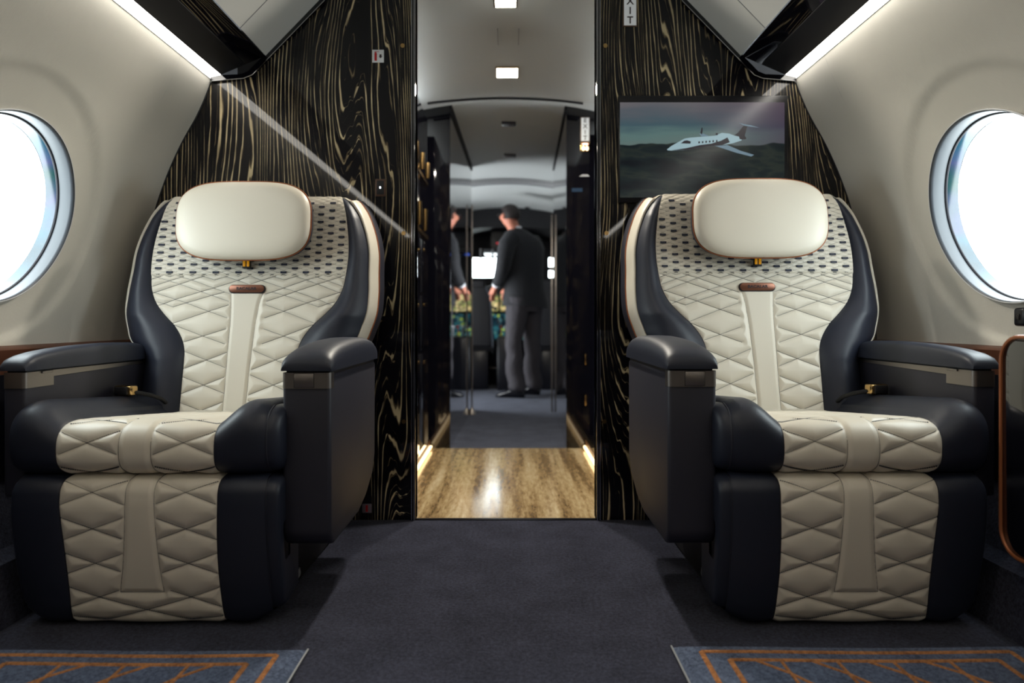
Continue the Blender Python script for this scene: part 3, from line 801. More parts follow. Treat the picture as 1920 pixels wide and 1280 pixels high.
# outer fuselage skin with round holes for the windows (a ring wall outside the lining)
SKZ = [-.05, .65, .77, .85, 1.0, 1.162, 1.249, 1.6, 2.2]; SKX = [1.43, 1.418, 1.406, 1.394, 1.359, 1.315, 1.283, 1.25, 1.25]
skx = lambda z: float(np.interp(z, SKZ, SKX))
def skin_side(side):
    bm = bmesh.new()
    for yc in WIN:
        y0, y1, z0, z1 = yc-PITCH/2, yc+PITCH/2, -.05, 2.2
        angs = sorted(set([2*PI*i/96 for i in range(96)]+[math.atan2(z-ZC, y-yc) % (2*PI) for y in (y0, y1) for z in SKZ]))
        A, B = [], []
        for a in angs:
            c, s = math.cos(a), math.sin(a)
            zz_ = ZC+EB*.961*s
            A.append(bm.verts.new((sx(side, skx(zz_)), yc+EA*.961*c, zz_)))
            ts = []
            if c > 1e-9: ts.append((y1-yc)/c)
            if c < -1e-9: ts.append((y0-yc)/c)
            if s > 1e-9: ts.append((z1-ZC)/s)
            if s < -1e-9: ts.append((z0-ZC)/s)
            t = min(ts); zb_ = ZC+s*t; B.append(bm.verts.new((sx(side, skx(zb_)), yc+c*t, zb_)))
        n = len(angs)
        for i in range(n): bm.faces.new((A[i], A[(i+1) % n], B[(i+1) % n], B[i]))
    spans = [(WIN[0]+PITCH/2-.004, 5.62, SKZ), (6.42, 9.3, SKZ), (5.62, 6.42, [1.85, 2.2])] if side < 0 else [(WIN[0]+PITCH/2-.004, 9.3, SKZ)]
    spans.append((YB-.1, WIN[-1]-PITCH/2+.004, SKZ))
    for a, b, zl_ in spans:
        for za, zb2_ in zip(zl_, zl_[1:]):
            bm.faces.new([bm.verts.new(p) for p in ((sx(side, skx(za)), a, za), (sx(side, skx(za)), b, za), (sx(side, skx(zb2_)), b, zb2_), (sx(side, skx(zb2_)), a, zb2_))])
    me = bpy.data.meshes.new('skin'); bm.to_mesh(me); bm.free()
    tag(link('wall_outer_'+('left' if side < 0 else 'right'), me, M['grey_plastic'], smooth=False), kind='structure')
skin_side(-1); skin_side(1)
mb = MB(); mb.box(-1.5, 1.46, YB-.1, 9.3, 2.18, 2.22); tag(mb.build('ceiling_outer', M['grey_plastic']), kind='structure')

# ceiling of the cabin: sloped facets + arch
cp = [(.852, 1.668), (.651, 1.876), (.52, 1.945), (.36, 1.985), (.18, 2.003), (0, 2.008)]
cp = [(x, z) for x, z in cp]+[(-x, z) for x, z in cp[:-1][::-1]]
P = [[(CX+x, y, z) for x, z in cp] for y in (YB, D)]
o = grid_obj('ceiling', np.array(P), M['ceiling']); tag(o, kind='structure'); auto_smooth(o.data, 25)
# transverse ceiling joints
for i, y in enumerate((2.25, 1.2, .1)):
    mb = MB()
    for sg in (-1, 1):
        mb.tube([(CX+sg*x, y, z-.0005) for x, z in cp[:6]], .0016, 6)
    tag(mb.build('trim_%d' % (i+1), M['grey_plastic']), kind='structure')

# service panels (glossy black) between ceiling and cove light, cove lights
for side, nm in ((-1, 'left'), (1, 'right')):
    t = thing('service_panel', 'long glossy black overhead panel between ceiling and cove light, %s side' % nm, 'overhead panel', (sx(side, .94), .1, 1.62))
    off = Vector(t.location)
    mb = MB(); mb.prism([(sx(side, 1.012)-off.x, 1.599-off.z), (sx(side, .855)-off.x, 1.666-off.z), (sx(side, .87)-off.x, 1.69-off.z), (sx(side, 1.012)-off.x, 1.63-off.z)], 'y', YB-off.y, D-.012-off.y, .003)
    mb.build('panel_face', M['gloss'], t)
    mb = MB(); q = lambda w_: 1.599+(1.012-w_)*.427
    mb.prism([(sx(side, 1.010)-off.x, q(1.010)-.003-off.z), (sx(side, .925)-off.x, q(.925)-.003-off.z), (sx(side, .925)-off.x, q(.925)+.002-off.z), (sx(side, 1.010)-off.x, q(1.01)+.002-off.z)], 'y', YB-off.y, D-.02-off.y, .0008)
    mb.build('matte_strip', M['black'], t)
    for y in (1.90, .7):
        for k, w in enumerate((.972,)):
            c = Vector((sx(side, w), y+k*.10, 1.599+(1.012-w)*.427))-off
            n = Vector((side*-.39*1, 0, -.92)).normalized()
            mb = MB(); mb.cyl(c+n*-.004, c+n*.006, .020, .018, 28); v = mb.build('air_vent', M['metal_dark'], t)
            mb = MB(); mb.cyl(c+n*.005, c+n*.012, .012, .010, 24); mb.build('nozzle', M['black'], v)
    cv = MB(); cv.prism([(sx(side, 1.050), 1.590), (sx(side, 1.012), 1.5985), (sx(side, 1.012), 1.612), (sx(side, 1.055), 1.604)], 'y', YB, D-.016)
    tag(cv.build('cove_light', M['strip']), 'long glowing white cove light strip above the %s window wall' % nm, 'light', 'cove light strips')
    # closing strip between lining and light
    mb = MB(); mb.prism([(sx(side, 1.055), 1.585), (sx(side, 1.049), 1.585), (sx(side, 1.050), 1.606), (sx(side, 1.056), 1.606)], 'y', YB, D-.01)
    tag(mb.build('trim_%d' % (4 if side < 0 else 5), M['white_plastic']), kind='structure')
    # ledge, lower lining, carpeted kick
    mb = MB(); mb.prism([(sx(side, 1.352), .652), (sx(side, 1.318), .646), (sx(side, 1.312), .640), (sx(side, 1.330), .56), (sx(side, 1.36), .56)], 'y', YB, D)
    tag(mb.build('trim_%d' % (6 if side < 0 else 7), M['brown']), kind='structure')
    mb = MB(); mb.prism([(sx(side, 1.36), .57), (sx(side, 1.322), .57), (sx(side, 1.30), .30), (sx(side, 1.22), .16), (sx(side, 1.17), .145), (sx(side, 1.155), .0), (sx(side, 1.36), .0)], 'y', YB, D)
    tag(mb.build('wall_lower_'+nm, M['carpet']), kind='structure')
    mb = MB(); mb.prism([(sx(side, 1.325), .575), (sx(side, 1.312), .575), (sx(side, 1.292), .31), (sx(side, 1.30), .30)], 'y', YB, D)
    tag(mb.build('trim_%d' % (8 if side < 0 else 9), M['gloss_soft']), kind='structure')

# floor
mb = MB(); mb.box(-1.4, 1.36, YB, D-.0, -.05, 0.0); tag(mb.build('floor', M['carpet']), kind='structure')
# back of the cabin
mb = MB(); mb.box(-1.46, 1.42, YB-.06, YB, -.05, 2.2); tag(mb.build('wall_back', M['ebony']), kind='structure')

# ------------------------------------------------------------------ BULKHEAD with doorway
DL, DR = -.338, .313
def bulk_pts(side):
    inner = DL if side < 0 else DR
    pts = [(inner-.0*side, 0.0)]
    prof = [(1.30, 0.0), (1.345, .60)]+[(float(wall_w(z))+.004, z) for z in (.65, .75, .85, 1.0, 1.08, 1.162, 1.249, 1.355, 1.46, 1.575)]+[(1.0, 1.597), (.93, 1.6), (.89, 1.625), (.852, 1.668), (.651, 1.876), (.52, 1.945), (.36, 1.985)]
    pts += [(CX+side*w, z) for w, z in prof]+[(inner, 1.99)]
    return pts
ws_ = []
for side, nm in ((-1, 'front_left'), (1, 'front_right')):
    mb = MB(); mb.prism(bulk_pts(side), 'y', D, D+.05)
    w = mb.build('wall_'+nm, M['ebony']); tag(w, kind='structure'); ws_.append(w)
    # dark scribe edge following the roof line
    path = [(1.05, 1.578), (.985, 1.583), (.93, 1.588), (.90, 1.600), (.875, 1.625), (.84, 1.662), (.640, 1.868)]
    out = [(1.05, 1.596), (.985, 1.600), (.94, 1.602), (.915, 1.612), (.89, 1.638), (.856, 1.672), (.655, 1.886)]
    mb = MB(); mb.prism([(CX+side*a, b) for a, b in path]+[(CX+side*a, b) for a, b in out[::-1]], 'y', D-.014, D)
    tag(mb.build('trim_%d' % (10 if side < 0 else 11), M['gloss']), kind='structure')
    mb = MB(); mb.tube([(CX+side*a, D-.014, b-.001) for a, b in path], .0016, 6)
    tag(mb.build('trim_%d' % (12 if side < 0 else 13), M['chrome']), kind='structure')
    # edge trim against the wall
    mb = MB(); mb.tube([(CX+side*(float(wall_w(z))-.001), D-.002, z) for z in np.linspace(.65, 1.575, 30)], .003, 6)
    tag(mb.build('trim_%d' % (14 if side < 0 else 15), M['black']), kind='structure')
mb = MB(); mb.box(DL-.02, DR+.02, D, D+.05, 1.93, 2.0); tag(mb.build('wall_header', M['gloss']), kind='structure')
# door posts
for i, (xa, xb, sg) in enumerate(((DL-.016, DL, 1), (DR, DR+.016, -1))):
    mb = MB(); mb.box(xa, xb, D-.012, D+.055, 0, 1.93, .002); tag(mb.build('door_%d' % (i+1), M['gloss']), kind='structure'); 
    p = bpy.data.objects['door_%d' % (i+1)]
    xe = DL if sg > 0 else DR
    for dx in (.0035, .0125):
        mb = MB(); mb.box(xe-sg*dx-.0012, xe-sg*dx+.0012, D-.0145, D-.011, 0, 1.93); mb.build('chrome_strip', M['chrome'], p)
# carpet edge threshold
mb = MB(); mb.box(DL, DR, D-.006, D+.012, 0, .004, .001); tag(mb.build('trim_16', M['gloss_soft']), kind='structure')

def bpx(px, py, d=D): return ((px-955)/1300*d, .72-(py-600)/1300*d)
# round screws in the bulkhead
for px, py in ((755, 86), (757, 437), (757, 790), (1135, 86), (1137, 437), (1133, 790)):
    x, z = bpx(px, py); mb = MB(); mb.cyl((x, D+.002, z), (x, D-.003, z), .0085, .0078, 20); mb.box(x-.005, x+.005, D-.0036, D-.0028, z-.001, z+.001, 0, 2, Matrix.Rotation(.6, 3, 'Y'))
    par = ws_[0] if px < 900 else ws_[1]
    mb.build('screw', M['gold'], par)
# switch
x, z = bpx(713.5, 352); t = thing('call_switch', 'small bronze framed push button switch on the left wood bulkhead', 'switch', (x, D, z))
MB().box(-.0185, .0185, -.004, 0, -.031, .031, .003).build('frame', mat('bronze_frame', srgb(88, 66, 56), .4, .5), t)
MB().box(-.013, .013, -.0065, -.003, -.025, .025, .002).build('button', M['black'], t)
MB().box(-.003, .003, -.0075, -.006, -.004, .004, .0005).build('indicator', emis('indicator_white', (.9, .95, 1, 1), 1.5), t)
# fire extinguisher sign
x, z = bpx(709, 105.5); t = thing('extinguisher_sign', 'small white square sign with red extinguisher and black arrow on bulkhead', 'sign', (x, D, z))
MB().box(-.021, .021, -.002, 0, -.023, .023, .0008).build('plate', M['white_plastic'], t)
MB().box(-.013, -.004, -.0028, -.0018, -.017, .010, .001).box(-.012, -.006, -.0028, -.0018, .010, .014).box(-.013, .004, -.0028, -.0018, .015, .0165, 0, 2).build('extinguisher_symbol', M['red'], t)
MB().prism([(.0055, .006), (.0125, .006), (.0125, -.001), (.0155, -.001), (.009, -.008), (.0025, -.001), (.0055, -.001)], 'y', -.0028, -.0018).build('arrow_symbol', M['ink'], t)
# small low label with red bar
x, z = bpx(688, 952.5); t = thing('floor_label', 'tiny grey label with red bar low on the left bulkhead', 'sign', (x, D, z))
MB().box(-.017, .017, -.002, 0, -.016, .016, .0006).build('plate', mat('label_grey', srgb(120, 112, 122), .5), t)
MB().box(-.004, .004, -.0028, -.0018, -.012, .012).build('red_bar', M['red'], t)
# socket plate partly hidden behind left seat
x, z = bpx(659, 955); t = thing('socket_plate', 'dull grey green socket plate low on the left bulkhead behind the armrest', 'socket', (x, D, z))
MB().box(-.012, .012, -.004, 0, -.022, .030, .002).build('plate', mat('socket_green', srgb(70, 84, 86), .5), t)
MB().cyl((0, -.006, -.006), (0, -.003, -.006), .004).build('jack', M['black'], t)
# EXIT signs
def exit_sign(px, py, w, h, d, size, label, lamps=False):
    x, z = bpx(px, py, d); t = thing('exit_sign', label, 'exit sign', (x, d, z), 'upright exit signs')
    MB().box(-w/2-.004, w/2+.004, -.005, 0, -h/2-.004, h/2+.004, .001).build('frame', mat('sign_frame', srgb(96, 76, 62), .4, .4), t)
    MB().box(-w/2, w/2, -.0065, -.003, -h/2, h/2).build('plate', mat('sign_plate', srgb(205, 210, 214), .4, emit=(1, 1, 1, 1), estr=.12), t)
    text_obj('lettering', 'E\nX\nI\nT', size, (0, -.0068, 0), M['ink'], t, lines=h/4/size*1.0, bold=.0006)
    if lamps:
        MB().box(-w/2-.004, w/2+.004, -.005, 0, -h/2-.06, -h/2-.006, .001).build('lamp_housing', M['gold'], t)
        for dx in (-.010, .010): MB().ball((dx, -.008, -h/2-.042), .009, (1, .6, 1.4)).build('lamp', M['led'], t)
        MB().box(-.016, .016, -.008, -.004, -h/2-.023, -h/2-.012, .002).build('lamp', mat('red_lamp', (1, 1, 1, 1), .5, emit=(1, .35, .25, 1), estr=3), t)
exit_sign(1181, 13, .044, .137, D, .036, 'white upright EXIT sign high on the wood bulkhead beside the doorway')

# ------------------------------------------------------------------ monitor
x0, z0 = bpx(1158, 381); x1, z1 = bpx(1474, 182)
t = thing('wall_monitor', 'flat black framed screen showing a jet over hills, on the right bulkhead', 'monitor', ((x0+x1)/2, D, (z0+z1)/2))
W2, H2 = (x1-x0)/2, (z1-z0)/2
MB().box(-W2, W2, -.018, 0, -H2, H2, .003).build('frame', M['gloss_soft'], t)
a, b = bpx(1161, 372); c, d2 = bpx(1467, 195); ox, oz = t.location.x, t.location.z
sc_ = MB().box(a-ox, c-ox, -.0195, -.017, b-oz, d2-oz).build('screen', M['screen'], t)
def spoly(name, pts, m, dy):
    # pts in zoom coordinates of the monitor
    q = []
    for X, Y in pts:
        px = 1150+X/5.647; py = 170+Y/5.647; xx, zz = bpx(px, py); q.append((xx-ox, zz-oz))
    return MB().prism(q, 'y', -.0195-dy, -.0192).build(name, m, sc_)
wht = emis('jet_white', srgb(150, 178, 186), .75); wh2 = emis('jet_wing', srgb(104, 128, 142), .75); drk = emis('jet_dark', srgb(26, 22, 32), .8); teal = emis('jet_shade', srgb(74, 112, 122), .8)
spoly('jet_wing', [(1060, 598), (1190, 590), (1330, 650), (1470, 692), (1440, 710), (1280, 670)], wh2, .0002)
spoly('jet_far_wing', [(895, 470), (925, 465), (1000, 495), (920, 500)], wh2, .0002)
spoly('jet_winglet', [(905, 462), (918, 408), (928, 405), (930, 440), (922, 482)], drk, .0003)
spoly('jet_tail', [(1250, 498), (1300, 460), (1370, 372), (1430, 374), (1428, 386), (1400, 392), (1372, 490), (1310, 500)], drk, .0003)
spoly('jet_tail_wing', [(1315, 358), (1370, 372), (1430, 380), (1525, 408), (1430, 396), (1365, 386)], wh2, .0004)
spoly('jet_body', [(556, 634), (600, 600), (680, 555), (740, 522), (800, 512), (900, 504), (1060, 492), (1130, 462), (1210, 470), (1260, 490), (1330, 505), (1340, 540), (1250, 570), (1140, 590), (960, 606), (760, 640), (600, 648), (560, 645)], wht, .0005)
spoly('jet_belly', [(600, 646), (760, 622), (900, 590), (1020, 575), (1120, 545), (1190, 510), (1215, 560), (1140, 590), (960, 606), (760, 640)], drk, .0008)
spoly('jet_engine', [(1310, 500), (1370, 490), (1390, 520), (1375, 530), (1320, 530)], drk, .0009)
spoly('jet_cockpit', [(700, 572), (735, 545), (765, 540), (805, 552), (800, 576)], drk, .0009)
for k in range(6): spoly('jet_window', [(884+k*37, 553-k*3), (900+k*37, 551-k*3), (900+k*37, 571-k*3), (884+k*37, 574-k*3)], drk, .001)
spoly('jet_intake', [(1065, 470), (1078, 462), (1090, 470), (1086, 487), (1068, 487)], drk, .0009)

# ------------------------------------------------------------------ low stowage frame at the right bulkhead
t = thing('magazine_holder', 'small pale metal frame with ribbed black side low at right bulkhead', 'holder', (.60, 2.36, 0))
MB().box(-.075, -.063, -.005, .0, .03, .30, .001).box(-.075, .10, -.005, .0, .022, .034, .001).box(.088, .10, -.005, .0, .03, .30, .001).box(-.075, .10, -.005, 0, .29, .30, .001).build('frame', M['grey_plastic'], t)
MB().box(-.074, .099, .0, .12, .022, .032).box(-.074, .099, .11, .12, .03, .30).box(.09, .099, 0, .12, .03, .30).build('tray', M['dark_plain'], t)
mb = MB()
for k in range(7): mb.box(-.082+.0, -.074, .002+k*.018, .012+k*.018, .022, .30, .001)
mb.build('ribbed_side', M['black'], t)

# ------------------------------------------------------------------ side cabinet at the right
t = thing('side_cabinet', 'glossy black side cabinet with copper edging at the far right', 'cabinet', (1.24, 1.2, 0))
def rrect(y0, y1, z0, z1, r, n=8):
    out = []
    for cy, cz, a0 in ((y1-r, z1-r, 0), (y0+r, z1-r, PI/2), (y0+r, z0+r, PI), (y1-r, z0+r, 3*PI/2)):
        for i in range(n+1):
            a = a0+PI/2*i/n; out.append((cy+r*math.cos(a), cz+r*math.sin(a)))
    return out
rp = rrect(.55-1.2, 1.548-1.2, .205, .684, .055)
MB().prism(rp, 'x', 1.098-1.24, 1.225-1.24, .002).build('body', M['gloss'], t)
MB().tube([(1.098-1.24, y, z) for y, z in rp], .0045, 8, True).build('edging', M['copper'], t)
# window latch on the right wall
zl = .728; xl = sx(1, float(wall_w(zl)))
t = thing('shade_latch', 'small rounded black latch under the right window', 'latch', (xl, 1.775, zl))
MB().box(-.013, .004, -.02, .02, -.024, .024, .008, 3).build('body', M['gloss_soft'], t)
MB().box(-.017, -.011, -.006, .006, -.008, .008, .002).build('knob', M['metal_dark'], t)

# ------------------------------------------------------------------ floor mats
def floor_mat(x0, x1, y0, y1, sgn, label):
    t = thing('floor_mat', label, 'mat', ((x0+x1)/2, (y0+y1)/2, 0), 'blue grey mats on the cabin carpet')
    w, h = (x1-x0)/2, (y1-y0)/2
    nx, ny = 60, 60; X, Y = np.meshgrid(np.linspace(-w, w, nx), np.linspace(-h, h, ny))
    Zt = .011+.0016*np.sin(X*9+1)*np.cos(Y*7)
    ed = np.minimum(w-np.abs(X), h-np.abs(Y)); Zt = Zt-.009*(1-np.clip(ed/.006, 0, 1))
    o = grid_obj('pile', np.stack([X, Y, Zt], -1), M['mat'], t)
    zt = lambda x, y: .0115+.0016*math.sin(x*9+1)*math.cos(y*7)
    mb = MB()
    def strip(p, q, wd=.0065):
        d = Vector((q[0]-p[0], q[1]-p[1])); L = d.length; n = max(1, int(L/.04)); d.normalize(); nn = Vector((-d.y, d.x))*wd
        rows = []
        for i in range(n+1):
            c = Vector(p)+d*(L*i/n); z = zt(c.x, c.y)
            rows.append([(c.x-nn.x, c.y-nn.y, z-.001), (c.x-nn.x*.6, c.y-nn.y*.6, z+.0016), (c.x+nn.x*.6, c.y+nn.y*.6, z+.0016), (c.x+nn.x, c.y+nn.y, z-.001)])
        mb.loft(rows, caps=False, closed=False)
    for ins in (.055, .105):
        a, b = w-ins, h-ins*.72
        for p, q in (((-a, b), (a, b)), ((a, b), (a, -b)), ((a, -b), (-a, -b)), ((-a, -b), (-a, b))): strip(p, q)
    a, b = w-.105, h-.105*.72
    n = int(2*a/.125)
    for i in range(n):                      # chain of open triangles under the border
        x = -a+(i+.9)*2*a/(n+.8)
        for y_, k in ((b, -1), (-b, 1)):
            strip((x, y_), (x-sgn*.0, y_+k*.10), .004); strip((x-sgn*.055, y_), (x, y_+k*.055), .004)
            strip((x, y_+k*.055), (x+sgn*.03, y_+k*.10), .004)
    for i in range(4):
        for k in (1, -1): strip((-a+i*a/2, -k*(b-.1)), (-a+(i+1)*a/2, k*(b-.1)), .004)
    mb.build('woven_pattern', M['mat_line'], t, recalc=False)
    mb = MB(); mb.tube([(-sgn*w, -h, .006), (-sgn*w, h, .006)], .0022, 6); mb.build('edge_binding', M['grey_plastic'], t)
floor_mat(-1.145, -.437, .55, 1.505, -1, 'blue grey mat with copper geometric border in front of the left seat')
floor_mat(.355, 1.125, .55, 1.52, 1, 'blue grey mat with copper geometric border in front of the right seat')

# ------------------------------------------------------------------ CORRIDOR, VESTIBULE, COCKPIT
tag(MB().box(-.75, .75, D, 3.9, -.05, .0).build('floor_corridor', M['travertine']), kind='structure')
tag(MB().box(-1.42, 1.38, 3.9, 9.0, -.05, .0).build('floor_vestibule', M['carpet2']), kind='structure')
# corridor side closures (dark) beyond the bulkhead
def arch(w, zt, zb_, n=14): return [(CX+w*math.sin(a), zb_+(zt-zb_)*math.cos(a)) for a in np.linspace(-PI/2, PI/2, n)]
def arch_ceiling(name, y0, y1, w, zt, drop, m):
    xs = np.linspace(-w, w, 25); rows = []
    for y in (y0, y1): rows.append([(CX+x, y, zt-drop*(x/w)**2) for x in xs])
    return tag(grid_obj(name, np.array(rows), m), kind='structure')
arch_ceiling('ceiling_corridor', D+.05, 3.75, .75, 1.925, .09, M['ceiling2'])
arch_ceiling('ceiling_vestibule', 3.75, 6.0, .95, 1.95, .20, M['ceiling2'])
arch_ceiling('ceiling_cockpit', 6.0, 7.3, .95, 1.90, .20, M['ceiling2'])
arch_ceiling('ceiling_cockpit_front', 7.3, 9.0, .95, 1.72, .28, M['black'])
xs = np.linspace(-.42, .42, 25)
tag(MB().tube([(CX+x, 3.745, 1.917-.09*(x/.75)**2) for x in xs], .006, 8).build('trim_17', M['black']), kind='structure')
tag(MB().tube([(CX+x, 5.98, 1.895-.20*(x/.95)**2) for x in np.linspace(-.6, .6, 20)], .005, 8).build('trim_18', M['grey_plastic']), kind='structure')
# arched dark header in front of the cockpit
hp = [(CX+x, 1.70-.13*(x/.95)**2) for x in np.linspace(-.95, .95, 25)]
tag(MB().prism(hp+[(CX+.95, 2.1), (CX-.95, 2.1)], 'y', 7.28, 7.34).build('wall_cockpit_header', M['black']), kind='structure')

# downlights
def downlight(px, y, ztop, lit, label, w=.078, l=.085):
    x = (px-955)/1300*y
    t = thing('downlight', label, 'light', (x, y, ztop), 'ceiling downlights over the aisle')
    MB().box(-w/2-.006, w/2+.006, -l/2-.006, l/2+.006, -.004, .004, .002).build('frame', M['gold'] if lit else M['metal_dark'], t)
    MB().box(-w/2, w/2, -l/2, l/2, -.006, 0, .002).build('diffuser', M['lamp'] if lit else M['lamp_dim'], t)
    if lit:
        li = bpy.data.lights.new('downlight_lamp', 'AREA'); li.shape = 'RECTANGLE'; li.size = w; li.size_y = l; li.energy = 16; li.color = (1, .93, .80)
        lo = bpy.data.objects.new('downlight_lamp', li); COL.objects.link(lo); lo.parent = t; lo.location = (0, 0, -.012)
downlight(948, 2.62, 1.925, True, 'lit square downlight nearest the doorway header')
downlight(951, 3.36, 1.921, True, 'lit square downlight in the pale corridor ceiling, further from the doorway', .10, .12)
downlight(954, 4.34, 1.948, False, 'dark unlit downlight, the nearer one past the corridor arch')
downlight(956, 5.17, 1.948, False, 'unlit downlight, the farther one past the corridor arch')
for y in (.9, -.4, -1.6):  # unseen downlights added as fill light for the cabin
    t = thing('downlight', 'unseen cabin fill downlight on the ceiling centre line', 'light', (CX, y, 2.0), 'cabin fill downlights')
    MB().box(-.06, .06, -.06, .06, 0, .008, .002).build('frame', M['gold'], t); MB().box(-.05, .05, -.05, .05, -.003, .004, .001).build('diffuser', M['lamp'], t)
    li = bpy.data.lights.new('cabin_fill_lamp', 'AREA'); li.size = .1; li.energy = 2.6; li.color = (1, .9, .74)
    lo = bpy.data.objects.new('cabin_fill_lamp', li); COL.objects.link(lo); lo.parent = t; lo.location = (0, 0, -.01)
# ceiling hatch outline in the corridor
mb = MB()
for xx in (-.042, .046): mb.box((xx-.008), (xx-.008)+.003, 2.86, 3.02, 1.917, 1.9235)
tag(mb.build('trim_19', M['grey_plastic']), kind='structure')

# left galley cabinet
t = thing('galley_cabinet', 'tall black lacquered galley cabinet on the left of the corridor', 'cabinet', (-.44, 3.3, 0))
MB().box(-.45, -.0, -.30, .43, .05, 1.80, .004).build('body', M['gloss'], t)
for k, (za, zb2) in enumerate(((.08, .55), (.57, .84), (.86, 1.12))):
    for j in range(2):
        y0 = -.29+j*.36
        dd = MB().box(-.004, .004, y0, y0+.35, za, zb2, .002).build('door', M['gloss'], t)
        MB().box(.003, .008, y0+.15, y0+.20, zb2-.05, zb2-.035, .001).build('handle', M['gold'], dd)
MB().box(-.002, .004, -.29, .43, 1.15, 1.17).box(-.002, .004, -.29, .43, 1.44, 1.455).build('shelf_rail', M['gold'], t)
for i, y in enumerate((3.06, 3.16, 3.27, 3.38, 3.5, 3.6)):
    zz = (1.17, 1.455)[i % 2]
    gl = thing('glass_tumbler', ('short' if i % 2 else 'tall')+' gold toned glass on the galley rail, %s from the doorway' % ('first', 'second', 'third', 'fourth', 'fifth', 'sixth')[i], 'glass', (-.425, y, zz), 'glasses on the galley rail')
    MB().loft([[(r*math.cos(2*PI*k/18), r*math.sin(2*PI*k/18), z) for k in range(18)] for r, z in ((.010, 0), (.013, .02), (.013, .08 if i % 2 else .11), (.011, .08 if i % 2 else .11), (.010, .02))]).build('bowl', M['gold'], gl)
for side, x in ((-1, -.52), (1, .55)):
    tag(MB().box(x-.012, x+.012, 2.62, 3.70, 1.802, 1.81).build('corridor_fill_light', M['fill_strip']), 'added hidden fill light strip on top of the %s corridor cabinet' % ('left' if side < 0 else 'right'), 'light', 'corridor fill light strips')  # out of sight, added to brighten the corridor ceiling
# LED under cabinets, both sides
for side, x in ((-1, -.436), (1, .418)):
    tag(MB().box(x-.006, x+.006, 2.62, 3.86, .012, .022).build('floor_led_strip', M['led']), 'warm glowing floor light strip along the %s edge of the stone' % ('left' if side < 0 else 'right'), 'light', 'stone floor edge light strips')
    tag(MB().box(x-.01 if side < 0 else x+.008, x-.008 if side < 0 else x+.01, 2.6, 3.88, 0, .05).build('baseboard_'+('left' if side < 0 else 'right'), mat('walnut_kick', srgb(120, 84, 50), .4)), kind='structure')
tag(MB().box(.468, .60, D+.05, 3.76, 0.05, 1.80).build('wall_corridor_right', M['gloss']), kind='structure')
tag(MB().box(-1.0, -.452, D+.05, 2.98, 0, 1.80).build('wall_corridor_left', M['gloss']), kind='structure')
# partitions at the end of the stone floor
tag(MB().box(-1.0, -.333, 3.9, 3.97, 0, 1.98).build('wall_partition_left', M['gloss']), kind='structure')
tag(MB().box(.321, 1.0, 3.9, 3.97, 0, 1.98).build('wall_partition_right', M['gloss']), kind='structure')
mirror = mat('polished_black_panel', srgb(14, 14, 20), .03, coat=1, spec=1.0, metal=.0)
mirror.node_tree.nodes['Principled BSDF'].inputs['IOR'].default_value = 2.1
tag(MB().prism([(-.333, 3.97), (-.300, 5.5), (-.36, 5.5), (-.40, 3.97)], 'z', 0, 1.97).build('wall_passage_left', mirror), kind='structure')
tag(MB().prism([(.321, 3.97), (.350, 5.5), (.42, 5.5), (.39, 3.97)], 'z', 0, 1.97).build('wall_passage_right', mirror), kind='structure')
tag(MB().prism([(-.334, 3.90), (-.302, 5.5), (-.292, 5.5), (-.324, 3.90)], 'z', 1.905, 1.935).build('trim_20', M['black']), kind='structure')
tag(MB().prism([(.322, 3.90), (.353, 5.5), (.343, 5.5), (.312, 3.90)], 'z', 1.905, 1.935).build('trim_21', M['black']), kind='structure')
exit_sign(1097, 243, .044, .130, 3.895, .034, 'white upright EXIT sign with lamps on the black partition inside the corridor', True)
x, z = bpx(1096, 329, 3.9)
t = thing('wall_card', 'tiny pale triangle label on the black corridor partition', 'sign', (x, 3.9, z)); MB().prism([(-.03, -.006), (.03, -.006), (.018, .006), (-.012, .006)], 'y', -.002, 0).build('plate', M['grey_plastic'], t)
t = thing('wall_display', 'dim blue strip display on the black corridor partition', 'display', bpx3 if False else (bpx(1082, 356, 3.9)[0], 3.9, bpx(1082, 356, 3.9)[1])); MB().box(-.03, .03, -.002, 0, -.01, .01).build('plate', emis('dim_blue', srgb(16, 50, 74), .7), t)
# hinges on the partition
for zz in (.27, .50):
    MB().box(.425, .433, 3.890, 3.90, zz-.03, zz+.03, .001).build('hinge', M['gold'], bpy.data.objects['wall_partition_right'])
# door frame posts further in
tag(MB().box(-.362, -.318, 5.5, 5.56, 0, 1.62, .004).build('door_3', M['black']), kind='structure')
tag(MB().box(.355, .405, 5.5, 5.56, 0, 1.62, .004).build('door_4', M['black']), kind='structure')
t = thing('chrome_rail', 'slim upright chrome rail with a foot, left of the cockpit entry', 'rail', (-.285, 5.3, 0))
MB().cyl((0, 0, .05), (0, 0, 1.60), .0055).build('tube', M['metal'], t); MB().loft([[(r*math.cos(a), r*math.sin(a), z) for a in np.linspace(0, 2*PI, 16, endpoint=False)] for r, z in ((.03, 0), (.026, .02), (.01, .05))]).build('foot', M['metal'], t)
t = thing('chrome_rail', 'slim upright metal rail beside the right entry post', 'rail', (.335, 5.45, 0))
MB().box(-.006, .006, -.006, .006, .0, 1.55, .001).build('tube', M['metal'], t)

# entry door daylight : opening at the left between y 5.62 and 6.42 (portal)
li = bpy.data.lights.new('entry_portal', 'AREA'); li.shape = 'RECTANGLE'; li.size = 1.8; li.size_y = .8; li.cycles.is_portal = True
lo = bpy.data.objects.new('entry_portal', li); COL.objects.link(lo); lo.location = (sx(-1, 1.46), 6.02, .9); lo.rotation_euler = (0, -PI/2, 0)
# closure walls in the vestibule
tag(MB().box(-1.42, -.95, 6.5, 7.3, 0, 2.1).build('wall_entry_forward', M['sheep']), kind='structure')

